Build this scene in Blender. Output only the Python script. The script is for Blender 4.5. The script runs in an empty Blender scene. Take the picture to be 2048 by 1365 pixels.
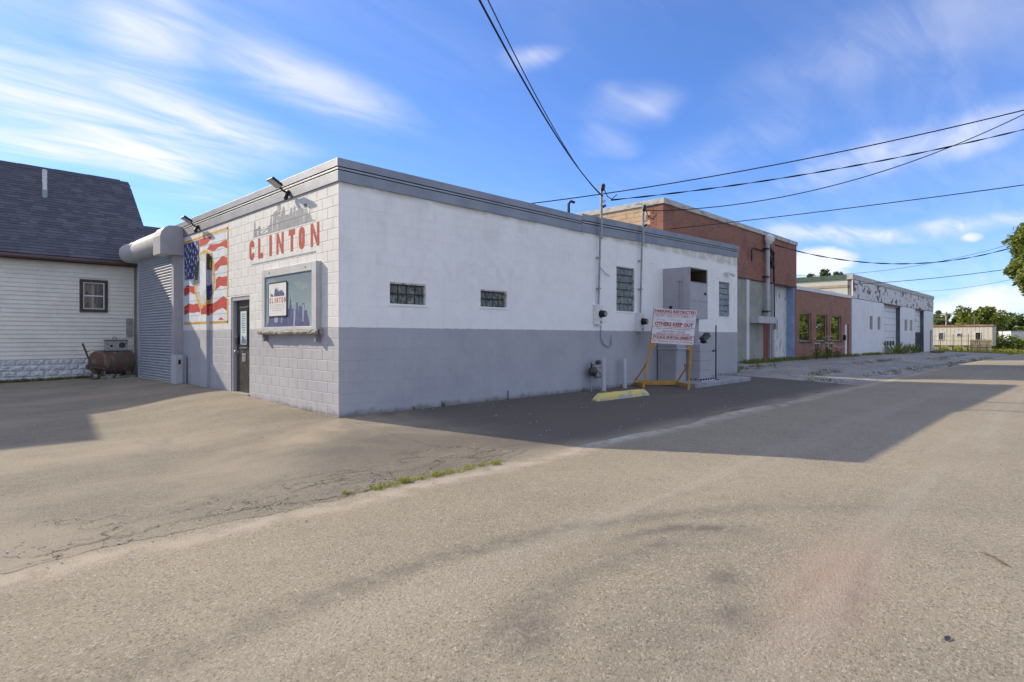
import bpy, bmesh, math, random
from mathutils import Vector, Matrix
from mathutils.geometry import tessellate_polygon
random.seed(7)
scene = bpy.context.scene
col = scene.collection

# ------------------------------------------------------------------ camera
cam_d = bpy.data.cameras.new('camera')
cam_d.sensor_width = 36.0
cam_d.lens = 36.0 * 1172.0 / 2048.0
cam_d.shift_y = -8.5 / 2048.0
cam_d.clip_start = 0.1
cam_d.clip_end = 2000.0
cam = bpy.data.objects.new('camera', cam_d)
col.objects.link(cam)
YAW = math.radians(44.11)
cam.location = (-5.061, -8.974, 1.37)
cam.rotation_euler = (math.pi / 2, 0, YAW - math.pi / 2)
scene.camera = cam

# ------------------------------------------------------------------ world, sun, exposure
SUN_EL = math.radians(30.5)
SUN_ROT = math.atan2(-0.393, 0.92)
world = bpy.data.worlds.new('World')
scene.world = world
world.use_nodes = True
world.cycles.sampling_method = 'MANUAL'
world.cycles.sample_map_resolution = 256
sun_d = bpy.data.lights.new('sun', 'SUN')
sun_d.energy = 2.65
sun_d.angle = math.radians(0.55)
sun_d.color = (1.0, 0.87, 0.66)
sun = bpy.data.objects.new('sun', sun_d)
col.objects.link(sun)
sun.rotation_euler = Vector((0.393, -0.92, -math.tan(SUN_EL))).to_track_quat('-Z', 'Y').to_euler()
sun.location = (-20, 40, 30)
SKY_STRENGTH = 0.15
scene.view_settings.view_transform = 'Standard'
scene.view_settings.look = 'None'
scene.view_settings.exposure = 1.1
scene.view_settings.gamma = 1.0
scene.view_settings.use_curve_mapping = False
scene.cycles.max_bounces = 4
scene.cycles.diffuse_bounces = 3
scene.cycles.glossy_bounces = 2
scene.cycles.transmission_bounces = 2
scene.cycles.transparent_max_bounces = 6
scene.cycles.adaptive_threshold = 0.02


# ------------------------------------------------------------------ node graph helper
class G:
    def __init__(s, tree):
        s.t = tree; s.n = tree.nodes; s.l = tree.links
    def new(s, ty, **kw):
        n = s.n.new(ty)
        for k, v in kw.items(): setattr(n, k, v)
        return n
    def put(s, sock, v):
        if isinstance(v, bpy.types.NodeSocket): s.l.new(v, sock)
        elif v is not None:
            if sock.type == 'RGBA' and len(v) == 3: v = (*v, 1)
            sock.default_value = v
    def pos(s): return s.new('ShaderNodeNewGeometry').outputs['Position']
    def math(s, op, a, b=None, c=None, clamp=False):
        n = s.new('ShaderNodeMath', operation=op); n.use_clamp = clamp
        s.put(n.inputs[0], a)
        if b is not None: s.put(n.inputs[1], b)
        if c is not None: s.put(n.inputs[2], c)
        return n.outputs[0]
    def sep(s, v):
        n = s.new('ShaderNodeSeparateXYZ'); s.l.new(v, n.inputs[0]); return n.outputs
    def comb(s, x, y, z):
        n = s.new('ShaderNodeCombineXYZ')
        for i, v in enumerate((x, y, z)): s.put(n.inputs[i], v)
        return n.outputs[0]
    def noise(s, vec, scale, detail=3, rough=0.55, dist=0.0):
        n = s.new('ShaderNodeTexNoise'); s.put(n.inputs['Vector'], vec)
        n.inputs['Scale'].default_value = scale; n.inputs['Detail'].default_value = detail
        n.inputs['Roughness'].default_value = rough; n.inputs['Distortion'].default_value = dist
        return n.outputs['Fac']
    def vor(s, vec, scale, feature='F1', out='Distance', rnd=1.0):
        n = s.new('ShaderNodeTexVoronoi', feature=feature); s.put(n.inputs['Vector'], vec)
        n.inputs['Scale'].default_value = scale; n.inputs['Randomness'].default_value = rnd
        return n.outputs[out]
    def vmul(s, v, m):
        n = s.new('ShaderNodeVectorMath', operation='MULTIPLY'); s.put(n.inputs[0], v); n.inputs[1].default_value = m
        return n.outputs[0]
    def ramp(s, v, lo, hi, a=0.0, b=1.0, smooth=True):
        n = s.new('ShaderNodeMapRange', interpolation_type='SMOOTHSTEP' if smooth else 'LINEAR')
        s.put(n.inputs[0], v); n.inputs[1].default_value = lo; n.inputs[2].default_value = hi
        n.inputs[3].default_value = a; n.inputs[4].default_value = b
        return n.outputs[0]
    def mix(s, f, a, b, blend='MIX'):
        n = s.new('ShaderNodeMix', data_type='RGBA', blend_type=blend)
        s.put(n.inputs[0], f); s.put(n.inputs[6], a); s.put(n.inputs[7], b)
        return n.outputs[2]
    def bump(s, h, strength=0.3, dist=0.02):
        n = s.new('ShaderNodeBump'); n.inputs['Strength'].default_value = strength
        n.inputs['Distance'].default_value = dist; s.l.new(h, n.inputs['Height'])
        return n.outputs[0]
    def blob(s, p, cx, cy, rx, ry, ang=0.0):
        """soft elliptic patch (1 inside, 0 outside) around a point of the plane"""
        x = s.math('SUBTRACT', p[0], cx); y = s.math('SUBTRACT', p[1], cy)
        c, n = math.cos(ang), math.sin(ang)
        u = s.math('ADD', s.math('MULTIPLY', x, c / rx), s.math('MULTIPLY', y, n / rx))
        v = s.math('ADD', s.math('MULTIPLY', x, -n / ry), s.math('MULTIPLY', y, c / ry))
        r = s.math('ADD', s.math('MULTIPLY', u, u), s.math('MULTIPLY', v, v))
        return s.math('POWER', 2.718, s.math('MULTIPLY', r, -1.0))


def newmat(name):
    m = bpy.data.materials.new(name); m.use_nodes = True
    g = G(m.node_tree); b = g.n['Principled BSDF']
    return m, g, b


def mat(name, c, rough=0.75, c2=None, scale=4.0, lo=0.35, hi=0.65, detail=5, bump=None, metal=0.0, spec=0.3, stretch=None):
    m, g, b = newmat(name)
    p = g.pos()
    if c2 is not None:
        v = g.vmul(p, stretch) if stretch else p
        f = g.ramp(g.noise(v, scale, detail, 0.6), lo, hi)
        g.put(b.inputs['Base Color'], g.mix(f, c, c2))
    else:
        f = g.noise(p, 3.0, 4); k = g.ramp(f, 0.25, 0.75, 0.86, 1.1, False)
        hsv = g.new('ShaderNodeHueSaturation'); hsv.inputs['Color'].default_value = (*c, 1)
        g.l.new(k, hsv.inputs['Value']); g.l.new(hsv.outputs[0], b.inputs['Base Color'])
    b.inputs['Roughness'].default_value = rough
    b.inputs['Metallic'].default_value = metal
    b.inputs['Specular IOR Level'].default_value = spec
    if bump:
        g.put(b.inputs['Normal'], g.bump(g.noise(p, bump[0], 5, 0.6), bump[1], bump[2] if len(bump) > 2 else 0.01))
    return m


# ------------------------------------------------------------------ sky with thin cirrus
def build_sky():
    g = G(world.node_tree)
    bg = g.n['Background']
    sky = g.new('ShaderNodeTexSky', sky_type='NISHITA')
    sky.sun_disc = False
    sky.sun_elevation = SUN_EL
    sky.sun_rotation = SUN_ROT
    sky.altitude = 200; sky.air_density = 1.0; sky.dust_density = 0.3; sky.ozone_density = 3.0
    d = g.new('ShaderNodeTexCoord').outputs['Generated']
    x, y, z = g.sep(d)
    az = g.math('MULTIPLY', g.math('ARCTAN2', y, x), 57.2958)
    el = g.math('MULTIPLY', g.math('ARCSINE', z), 57.2958)
    # streaks: sky plane coordinates, pulled out along one wind direction
    zz = g.math('ADD', g.math('MAXIMUM', z, 0.0), 0.10)
    mp = g.new('ShaderNodeMapping'); g.l.new(g.comb(g.math('DIVIDE', x, zz), g.math('DIVIDE', y, zz), 0.0), mp.inputs[0])
    mp.inputs['Rotation'].default_value = (0, 0, math.radians(47)); mp.inputs['Scale'].default_value = (0.75, 2.6, 1)
    fine = g.noise(mp.outputs[0], 2.3, 7, 0.58, 0.8)
    soft = g.noise(mp.outputs[0], 0.55, 3, 0.5, 0.6)
    lump = g.noise(g.vmul(d, (14, 14, 26)), 1.0, 5, 0.6, 0.3)
    warp = g.math('MULTIPLY', g.math('SUBTRACT', g.noise(g.vmul(d, (5, 5, 9)), 1.0, 3, 0.55), 0.5), 9.0)
    V0 = g.comb(g.math('ADD', az, warp), g.math('MULTIPLY_ADD', warp, 0.45, el), 0.0)

    def patch(V, a, e, ra, re, ang, k):
        c, n = math.cos(ang), math.sin(ang)
        if ang:
            m_ = g.new('ShaderNodeMapping', vector_type='TEXTURE'); g.l.new(V, m_.inputs[0])
            m_.inputs['Location'].default_value = (a, e, 0); m_.inputs['Rotation'].default_value = (0, 0, ang); m_.inputs['Scale'].default_value = (ra, re, 1)
            v = m_.outputs[0]
        else:
            m_ = g.new('ShaderNodeVectorMath', operation='MULTIPLY_ADD'); g.l.new(V, m_.inputs[0])
            m_.inputs[1].default_value = (1 / ra, 1 / re, 0); m_.inputs[2].default_value = (-a / ra, -e / re, 0); v = m_.outputs[0]
        l = g.new('ShaderNodeVectorMath', operation='LENGTH'); g.l.new(v, l.inputs[0])
        return g.ramp(l.outputs['Value'], 0.0, 1.75, k, 0.0)

    cov = None
    for q in [(76.5, 24.5, 3.6, 3.4, -0.6, 0.75), (81, 18.0, 11.0, 2.6, 0.10, 0.9), (71.0, 18.4, 6.5, 1.6, 0.25, 0.6),
              (63.5, 22.2, 8.0, 1.8, 0.22, 0.72), (78, 14.6, 9.0, 1.2, 0.0, 0.9),
              (72, 12.2, 4.5, 0.9, 0.0, 0.35), (42.4, 25.6, 2.6, 0.9, 0.0, 0.5), (32.3, 21.1, 3.8, 1.3, 0.0, 0.5),
              (35.6, 18.4, 2.4, 1.1, 0.2, 0.42), (7.5, 15.8, 9.0, 1.1, -0.32, 0.6), (11.5, 8.8, 9.0, 0.75, -0.05, 0.75),
              (12, 23, 9.0, 2.5, -0.2, 0.22), (25, 16, 9.0, 1.6, -0.2, 0.2)]:
        b = patch(V0, *q); cov = b if cov is None else g.math('ADD', cov, b)
    # cloud added over the unseen sky to brighten shaded walls, opened over the view
    fill_veil = g.math('MULTIPLY', g.ramp(soft, 0.30, 0.62, 0.35, 1.05), g.math('SUBTRACT', 1.0, patch(V0, 28, 20, 46, 32, 0.0, 1.0)))
    fill_veil = g.math('MULTIPLY', fill_veil, g.math('SUBTRACT', 1.0, patch(V0, 70, 15, 30, 15, 0.0, 0.9)))
    cov = g.math('ADD', cov, fill_veil)
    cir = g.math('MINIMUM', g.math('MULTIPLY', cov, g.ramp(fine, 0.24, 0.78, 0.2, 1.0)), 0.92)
    # low heaped clouds close to the horizon
    cum = None
    W0 = g.comb(az, el, 0.0)
    for q in [(16.3, 6.3, 2.8, 1.6, 0, 1.0), (6.1, 7.6, 1.0, 0.6, 0, 0.7), (4.5, 2.6, 4.5, 1.7, 0, 0.7), (10, 1.2, 7, 1.1, 0, 0.5), (-8, 4, 6, 1.6, 0, 0.8), (120, 5, 9, 2, 0, 0.8), (-70, 5, 14, 2.4, 0, 0.8), (-130, 5, 14, 2.4, 0, 0.8)]:
        b = patch(W0, *q); cum = b if cum is None else g.math('ADD', cum, b)
    cum = g.ramp(g.math('MULTIPLY', cum, g.ramp(lump, 0.25, 0.7, 0.5, 1.5, False)), 0.3, 0.8, 0.0, 0.85)
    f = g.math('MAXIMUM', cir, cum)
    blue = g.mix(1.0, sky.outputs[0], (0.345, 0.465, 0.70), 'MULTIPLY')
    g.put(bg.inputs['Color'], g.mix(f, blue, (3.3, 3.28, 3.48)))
    bg.inputs['Strength'].default_value = SKY_STRENGTH
build_sky()


# ------------------------------------------------------------------ mesh helpers
ORG = {}


def thing(name, loc, label, cat, group=None):
    o = bpy.data.objects.new(name, None); o.empty_display_size = 0.2
    col.objects.link(o); o.location = loc; ORG[o.name] = Vector(loc)
    o['label'] = label; o['category'] = cat
    if group: o['group'] = group
    return o


def tag(o, label, cat, group=None):
    o['label'] = label; o['category'] = cat
    if group: o['group'] = group
    return o


def root(o):
    while o.parent: o = o.parent
    return o


class MB:
    def __init__(s): s.v = []; s.f = []
    def add(s, vs, fs):
        n = len(s.v); s.v += [tuple(v) for v in vs]; s.f += [tuple(i + n for i in f) for f in fs]
        return s
    def box(s, x0, x1, y0, y1, z0, z1):
        return s.add([(x0, y0, z0), (x1, y0, z0), (x1, y1, z0), (x0, y1, z0), (x0, y0, z1), (x1, y0, z1), (x1, y1, z1), (x0, y1, z1)],
                     [(0, 3, 2, 1), (4, 5, 6, 7), (0, 1, 5, 4), (1, 2, 6, 5), (2, 3, 7, 6), (3, 0, 4, 7)])
    def obox(s, c, ax, ay, az):
        """box with centre c and half axis vectors"""
        c, ax, ay, az = map(Vector, (c, ax, ay, az)); vs = []
        for k in (-1, 1):
            for i, j in ((-1, -1), (1, -1), (1, 1), (-1, 1)): vs.append(c + ax * i + ay * j + az * k)
        return s.add(vs, [(0, 3, 2, 1), (4, 5, 6, 7), (0, 1, 5, 4), (1, 2, 6, 5), (2, 3, 7, 6), (3, 0, 4, 7)])
    def bar(s, a, b, w, h=None):
        """square bar from a to b"""
        a, b = Vector(a), Vector(b); d = b - a; L = d.length; d.normalize(); h = h or w
        up = Vector((0, 0, 1)) if abs(d.z) < 0.95 else Vector((1, 0, 0))
        r = d.cross(up).normalized(); u = r.cross(d)
        return s.obox((a + b) / 2, d * L / 2, r * w / 2, u * h / 2)
    def quad(s, *p): return s.add(p, [tuple(range(len(p)))])
    def tube(s, pts, r, n=8, cap=True, r1=None):
        pts = [Vector(p) for p in pts]; m = len(pts); base = len(s.v); prev = None
        for i, p in enumerate(pts):
            d = (pts[min(i + 1, m - 1)] - pts[max(i - 1, 0)]).normalized()
            if prev is None:
                up = Vector((0, 0, 1)) if abs(d.z) < 0.9 else Vector((1, 0, 0))
                a = d.cross(up).normalized()
            else: a = (prev - d * prev.dot(d)).normalized()
            prev = a; b = d.cross(a); rr = r if r1 is None else r + (r1 - r) * i / (m - 1)
            for k in range(n):
                t = 2 * math.pi * k / n; s.v.append(tuple(p + (a * math.cos(t) + b * math.sin(t)) * rr))
        for i in range(m - 1):
            for k in range(n):
                k2 = (k + 1) % n; s.f.append((base + i * n + k, base + i * n + k2, base + (i + 1) * n + k2, base + (i + 1) * n + k))
        if cap:
            s.f.append(tuple(base + k for k in range(n))[::-1]); s.f.append(tuple(base + (m - 1) * n + k for k in range(n)))
        return s
    def lathe(s, c, axis, prof, n=16):
        """profile [(dist along axis, radius)] revolved about axis through c"""
        c = Vector(c); d = Vector(axis).normalized(); up = Vector((0, 0, 1)) if abs(d.z) < 0.9 else Vector((1, 0, 0))
        a = d.cross(up).normalized(); b = d.cross(a); base = len(s.v); m = len(prof)
        for t, r in prof:
            for k in range(n):
                q = 2 * math.pi * k / n; s.v.append(tuple(c + d * t + (a * math.cos(q) + b * math.sin(q)) * max(r, 1e-4)))
        for i in range(m - 1):
            for k in range(n):
                k2 = (k + 1) % n; s.f.append((base + i * n + k, base + i * n + k2, base + (i + 1) * n + k2, base + (i + 1) * n + k))
        s.f.append(tuple(base + k for k in range(n))[::-1]); s.f.append(tuple(base + (m - 1) * n + k for k in range(n)))
        return s
    def prism(s, poly, f0, f1):
        """polygon of 2-tuples mapped by f0 and f1 to the two end rings"""
        n = len(poly); vs = [f0(*p) for p in poly] + [f1(*p) for p in poly]
        return s.add(vs, [tuple(range(n))[::-1], tuple(range(n, 2 * n))] + [(i, (i + 1) % n, n + (i + 1) % n, n + i) for i in range(n)])
    def build(s, name, m, parent=None, smooth=False, bevel=0.0, kind=None, fixn=True):
        off = Vector((0, 0, 0))
        if parent is not None: off = ORG.get(root(parent).name, off)
        me = bpy.data.meshes.new(name)
        me.from_pydata([(v[0] - off.x, v[1] - off.y, v[2] - off.z) for v in s.v], [], s.f)
        if fixn:
            bm = bmesh.new(); bm.from_mesh(me); bmesh.ops.recalc_face_normals(bm, faces=bm.faces); bm.to_mesh(me); bm.free()
        me.materials.append(m)
        if smooth:
            me.polygons.foreach_set('use_smooth', [True] * len(me.polygons))
            try: me.set_sharp_from_angle(angle=math.radians(40))
            except Exception: pass
        o = bpy.data.objects.new(name, me); col.objects.link(o)
        if parent is not None: o.parent = parent
        if bevel:
            b = o.modifiers.new('bevel', 'BEVEL'); b.width = bevel; b.segments = 2; b.limit_method = 'ANGLE'
        if kind: o['kind'] = kind
        return o


def inst(me, name, loc, parent, rot=None):
    """another object on shared mesh data; loc in world space"""
    off = ORG.get(root(parent).name, Vector((0, 0, 0)))
    o = bpy.data.objects.new(name, me); col.objects.link(o); o.parent = parent
    o.location = Vector(loc) - off
    if rot: o.rotation_euler = rot
    return o


def clip_rect(poly, r):
    u0, u1, v0, v1 = r
    def cl(pts, inside, cut):
        out = []
        for i in range(len(pts)):
            a, b = pts[i - 1], pts[i]; ia, ib = inside(a), inside(b)
            if ib:
                if not ia: out.append(cut(a, b))
                out.append(b)
            elif ia: out.append(cut(a, b))
        return out
    def cu(k): return lambda a, b: (k, a[1] + (b[1] - a[1]) * (k - a[0]) / (b[0] - a[0]))
    def cv(k): return lambda a, b: (a[0] + (b[0] - a[0]) * (k - a[1]) / (b[1] - a[1]), k)
    for ins, ct in ((lambda p: p[0] >= u0, cu(u0)), (lambda p: p[0] <= u1, cu(u1)), (lambda p: p[1] >= v0, cv(v0)), (lambda p: p[1] <= v1, cv(v1))):
        poly = cl(poly, ins, ct)
        if len(poly) < 3: return []
    return poly


def tris(poly):
    return [[poly[i] for i in t] for t in tessellate_polygon([[Vector((a, b, 0)) for a, b in poly]])]


def paint(polys, rects, X, mb):
    """paint on the block faces of the wall x=0: polygons in (y,z), cut at the joints"""
    for poly in polys:
        ys = [p[0] for p in poly]; zs = [p[1] for p in poly]
        T = tris(poly)
        for r in rects:
            if r[1] < min(ys) or r[0] > max(ys) or r[3] < min(zs) or r[2] > max(zs): continue
            for t in T:
                q = clip_rect(t, r)
                if q: mb.add([(X, a, b) for a, b in q], [tuple(range(len(q)))])
    return mb


def lerp_tab(tab, t):
    if t <= tab[0][0]: return tab[0][1]
    for (a, va), (b, vb) in zip(tab, tab[1:]):
        if t <= b: return va + (vb - va) * (t - a) / (b - a)
    return tab[-1][1]


def sm(t): t = max(0.0, min(1.0, t)); return t * t * (3 - 2 * t)


def hz(x, y):
    """height of the ground"""
    fall = 0 if x < 30 else -0.0075 * (min(x, 100) - 30)
    if y < -3.75:
        t = lerp_tab([(-40, -0.2), (-14, -0.2), (-10.8, -0.23), (-9, -0.18), (-7.2, -0.15), (-5.4, -0.175), (-3.75, -0.22)], y)
        return t + fall
    ta = [(-3.75, -0.22), (0, 0), (3.7, 0.12), (4.7, 0.145), (8, 0.165), (12.5, 0.15), (40, 0.15)]
    tb = [(-3.75, -0.22), (0, -0.2), (4.9, -0.12), (8, -0.02), (12.5, 0.09), (40, 0.15)]
    if x < 0:
        t = sm(-x / 3.0)
        return lerp_tab(ta, y) * (1 - t) + lerp_tab(tb, y) * t
    za = min(0.0, -0.22 * (-y) / 3.75) if y < 0 else 0.0
    zb = min(0.0, -0.22 * (3.65 - y) / 7.4)
    t = sm((x - 14.5) / 3.0)
    return za * (1 - t) + zb * t + fall


def sheet(name, m, xs, ylo, yhi, rows, off, kind='structure', rowf=None):
    mb = MB(); n = rows + 1
    for x in xs:
        a, b = ylo(x), yhi(x)
        for j in range(n):
            t = j / rows; y = a + (b - a) * t
            mb.v.append((x, y, hz(x, y) + off))
    for i in range(len(xs) - 1):
        for j in range(rows): mb.f.append((i * n + j, (i + 1) * n + j, (i + 1) * n + j + 1, i * n + j + 1))
    o = mb.build(name, m, fixn=False, smooth=True)
    if kind: o['kind'] = kind
    return o


def frange(a, b, s):
    n = max(1, int(round((b - a) / s))); return [a + (b - a) * i / n for i in range(n + 1)]


def jit(seed, amp, step=0.35):
    rnd = random.Random(seed); tab = {}
    def f(x):
        k = math.floor(x / step); t = x / step - k
        for q in (k, k + 1):
            if q not in tab: tab[q] = rnd.uniform(-amp, amp)
        return tab[k] * (1 - sm(t)) + tab[k + 1] * sm(t)
    return f

# painted shapes of the side wall, as (y, z) points in metres
FLAG={
 'gold1':[(7.943, 3.862), (4.885, 3.864), (4.885, 3.814), (7.943, 3.809)],
 'gold2':[(4.938, 3.867), (4.873, 3.863), (4.897, 1.682), (4.957, 1.683)],
 'gold3':[(7.943, 1.752), (4.909, 1.737), (4.909, 1.686), (7.943, 1.689)],
 'canton':[(7.927, 3.802), (6.811, 3.784), (6.753, 3.497), (6.928, 3.333), (7.105, 2.993), (7.195, 2.845), (7.879, 2.86)],
 'red1':[(6.782, 3.791), (5.894, 3.785), (6.001, 3.701), (6.273, 3.615), (6.782, 3.61)],
 'red2':[(6.246, 3.485), (6.055, 3.581), (5.841, 3.572), (5.377, 3.545), (5.128, 3.582), (4.945, 3.579), (4.945, 3.378), (5.251, 3.466), (5.504, 3.465), (5.762, 3.397), (6.001, 3.44)],
 'red3':[(5.736, 3.089), (5.478, 3.161), (5.227, 3.24), (4.945, 3.167), (4.945, 3.002), (5.377, 3.02), (5.581, 2.933), (5.71, 2.915)],
 'red4':[(5.671, 2.578), (5.658, 2.71), (5.478, 2.783), (5.227, 2.746), (4.945, 2.758), (4.945, 2.525), (5.177, 2.534), (5.377, 2.56), (5.71, 2.457)],
 'red5':[(7.927, 2.631), (7.657, 2.715), (7.439, 2.675), (7.15, 2.648), (7.105, 2.441), (7.439, 2.52), (7.751, 2.432), (7.927, 2.451)],
 'red6':[(7.927, 2.154), (7.532, 2.234), (7.256, 2.192), (6.898, 2.209), (6.724, 2.072), (6.724, 1.972), (6.928, 1.993), (7.225, 1.976), (7.532, 1.995), (7.911, 1.932)],
 'red7':[(6.273, 2.154), (5.789, 2.165), (5.177, 2.307), (4.945, 2.25), (4.945, 1.957), (5.227, 2.04), (5.632, 1.988), (5.894, 1.919), (6.667, 1.92), (6.695, 2.071)],
 'red8':[(5.504, 1.767), (5.326, 1.824), (5.128, 1.759)],
 'embgold':[(6.609, 3.483), (6.301, 3.49), (5.894, 3.371), (5.762, 3.129), (5.697, 2.743), (5.762, 2.461), (5.921, 2.219), (6.301, 2.157), (6.638, 2.05), (6.898, 2.22), (7.105, 2.483), (7.18, 2.794), (7.016, 3.087), (6.811, 3.423)],
 'embgrey':[(6.753, 3.417), (6.301, 3.412), (5.894, 3.333), (5.841, 3.04), (5.789, 2.653), (5.894, 2.372), (6.163, 2.249), (6.553, 2.146), (6.811, 2.267), (7.016, 2.529), (7.09, 2.757), (6.928, 3.08)],
 'embdark':[(6.287, 3.411), (5.921, 3.364), (5.855, 3.137), (5.894, 2.948), (6.082, 2.983), (6.273, 3.096)],
 'embdark2':[(6.928, 3.252), (6.782, 3.259), (6.811, 2.97), (6.869, 2.783), (7.075, 2.797), (7.105, 2.982)],
 'embg1':[(6.259, 3.378), (5.948, 3.358), (5.894, 3.295), (6.163, 3.311)],
 'embg2':[(6.163, 3.174), (5.948, 3.165), (5.961, 3.021), (6.109, 3.014)],
 'embg3':[(6.301, 2.255), (5.921, 2.267), (5.974, 2.173), (6.218, 2.173)],
 'embwhite':[(6.753, 3.246), (6.553, 3.243), (6.328, 3.15), (6.287, 2.685), (6.301, 2.539), (6.609, 2.348), (6.782, 2.516), (6.854, 2.722), (6.811, 2.97)],
 'emblav':[(6.287, 2.999), (6.001, 2.957), (5.974, 2.684), (6.082, 2.614), (6.287, 2.568)],
 'embnavy':[(6.287, 2.548), (6.109, 2.606), (5.868, 2.639), (5.841, 2.417), (5.974, 2.269), (6.287, 2.264)],
}
FLAGP={
 'gold3':[(7.676, 1.746), (4.69, 1.731), (4.69, 1.681), (7.676, 1.684)],
 'red1':[(6.533, 3.753), (5.659, 3.747), (5.764, 3.664), (6.032, 3.579), (6.533, 3.575)],
 'red6':[(7.66, 2.142), (7.271, 2.22), (6.999, 2.179), (6.647, 2.195), (6.476, 2.061), (6.476, 1.962), (6.676, 1.983), (6.969, 1.966), (7.271, 1.985), (7.644, 1.923)],
 'red7':[(6.032, 2.142), (5.555, 2.152), (4.953, 2.292), (4.725, 2.236), (4.725, 1.948), (5.002, 2.029), (5.401, 1.978), (5.659, 1.91), (6.419, 1.911), (6.448, 2.06)],
 'embgold':[(6.363, 3.449), (6.059, 3.457), (5.659, 3.34), (5.529, 3.101), (5.465, 2.721), (5.529, 2.443), (5.685, 2.206), (6.059, 2.144), (6.391, 2.039), (6.647, 2.206), (6.851, 2.465), (6.925, 2.771), (6.763, 3.06), (6.561, 3.39)],
 'embgrey':[(6.504, 3.385), (6.059, 3.38), (5.659, 3.302), (5.607, 3.014), (5.555, 2.633), (5.659, 2.356), (5.924, 2.235), (6.307, 2.134), (6.561, 2.252), (6.763, 2.511), (6.836, 2.735), (6.676, 3.053)],
 'embwhite':[(6.504, 3.217), (6.307, 3.214), (6.087, 3.121), (6.046, 2.664), (6.059, 2.521), (6.363, 2.332), (6.533, 2.498), (6.604, 2.7), (6.561, 2.945)],
}
STARS=[(7.672, 3.727), (7.347, 3.722), (7.547, 3.651), (7.075, 3.723), (6.928, 3.626), (7.831, 3.649), (7.408, 3.584), (7.225, 3.535), (7.704, 3.541), (7.031, 3.495), (7.594, 3.447), (7.368, 3.415), (7.189, 3.347), (6.904, 3.371), (7.821, 3.416), (7.726, 3.313), (7.491, 3.313), (7.052, 3.253), (7.316, 3.225), (7.625, 3.199), (7.15, 3.108), (7.454, 3.071), (7.767, 3.096), (7.271, 2.954), (7.594, 2.978), (7.783, 2.929)]
SKYLINE=[(3.562, 3.449), (3.496, 3.469), (3.496, 3.607), (3.468, 3.619), (3.477, 3.743), (3.449, 3.755), (3.431, 3.814), (3.403, 3.749), (3.394, 3.625), (3.265, 3.616), (3.247, 3.652), (3.192, 3.66), (3.147, 3.631), (3.138, 3.464), (2.96, 3.48), (2.795, 3.467), (2.786, 3.599), (2.7, 3.609), (2.683, 3.71), (2.649, 3.801), (2.548, 3.801), (2.539, 3.828), (2.448, 3.851), (2.357, 3.852), (2.357, 3.946), (2.211, 3.937), (2.211, 3.723), (2.171, 3.717), (2.131, 3.861), (2.083, 3.896), (2.036, 3.846), (2.02, 3.71), (1.879, 3.71), (1.856, 3.672), (1.803, 3.748), (1.764, 3.84), (1.719, 3.742), (1.711, 3.638), (1.666, 3.659), (1.658, 3.816), (1.628, 3.846), (1.591, 3.806), (1.576, 3.646), (1.539, 3.716), (1.465, 3.759), (1.378, 3.773), (1.305, 3.748), (1.262, 3.708), (1.255, 3.801), (1.135, 3.789), (1.135, 3.689), (1.086, 3.602), (1.037, 3.608), (1.03, 3.719), (1.016, 3.717), (1.009, 3.571), (0.975, 3.559), (0.961, 3.498), (0.886, 3.464), (0.805, 3.456), (0.805, 3.443)]
XBR=[[(3.138, 3.569), (2.795, 3.57), (2.795, 3.555), (3.138, 3.554)], [(3.138, 3.562), (3.102, 3.557), (2.795, 3.467), (2.821, 3.463)], [(2.821, 3.566), (2.795, 3.555), (3.102, 3.475), (3.138, 3.479)]]
SKYCAP=[[(2.349, 3.952), (2.206, 3.947), (2.206, 3.933), (2.349, 3.937)], [(1.255, 3.804), (1.135, 3.795), (1.135, 3.742), (1.255, 3.754)]]
LET=[
('C',3.711,3.454,2.989,3.403),
('L',3.263,3.018,2.985,3.377),
('I',2.725,2.603,2.987,3.398),
('N',2.397,2.079,2.981,3.404),
('T',1.866,1.599,2.981,3.397),
('O',1.450,1.215,2.989,3.389),
('N',0.991,0.667,2.968,3.407),
]
ULINE=[(3.574, 2.901), (0.784, 2.901), (0.784, 2.867), (3.574, 2.874)]
PANSKY=[(2.618, 1.542), (2.608, 1.598), (2.552, 1.605), (2.524, 1.756), (1.706, 1.759), (1.706, 1.877), (1.639, 1.878), (1.622, 2.013), (1.597, 2.087), (1.565, 2.011), (1.548, 1.875), (1.458, 1.872), (1.45, 1.857), (1.378, 1.848), (1.358, 1.869), (1.354, 1.98), (1.33, 1.994), (1.298, 1.97), (1.282, 1.749), (1.266, 1.896), (1.203, 1.923), (1.14, 1.891), (1.125, 1.964), (1.032, 1.953), (1.048, 1.823), (0.941, 1.834), (0.926, 1.74), (0.865, 1.667), (0.843, 1.531)]
PANSTRIP=[[(1.45, 1.842), (1.378, 1.848), (1.418, 1.544), (1.475, 1.545)], [(1.105, 1.934), (1.048, 1.932), (1.071, 1.624), (1.117, 1.621)], [(1.426, 2.005), (1.402, 2.004), (1.39, 1.855), (1.434, 1.857)], [(2.278, 1.734), (2.118, 1.738), (2.136, 1.626), (2.278, 1.625)], [(1.978, 1.728), (1.935, 1.734), (1.943, 1.623), (1.978, 1.62)]]
POSTER=[(2.524, 2.4), (1.773, 2.399), (1.722, 1.767), (2.497, 1.755)]
PSKY=[(2.432, 2.153), (2.432, 2.252), (2.414, 2.204), (2.341, 2.2), (2.323, 2.156), (2.278, 2.158), (2.26, 2.243), (2.224, 2.319), (2.198, 2.286), (2.171, 2.332), (2.144, 2.244), (2.109, 2.312), (2.083, 2.241), (2.03, 2.246), (2.021, 2.292), (1.995, 2.244), (1.918, 2.271), (1.9, 2.224), (1.858, 2.221), (1.832, 2.151)]
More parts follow.
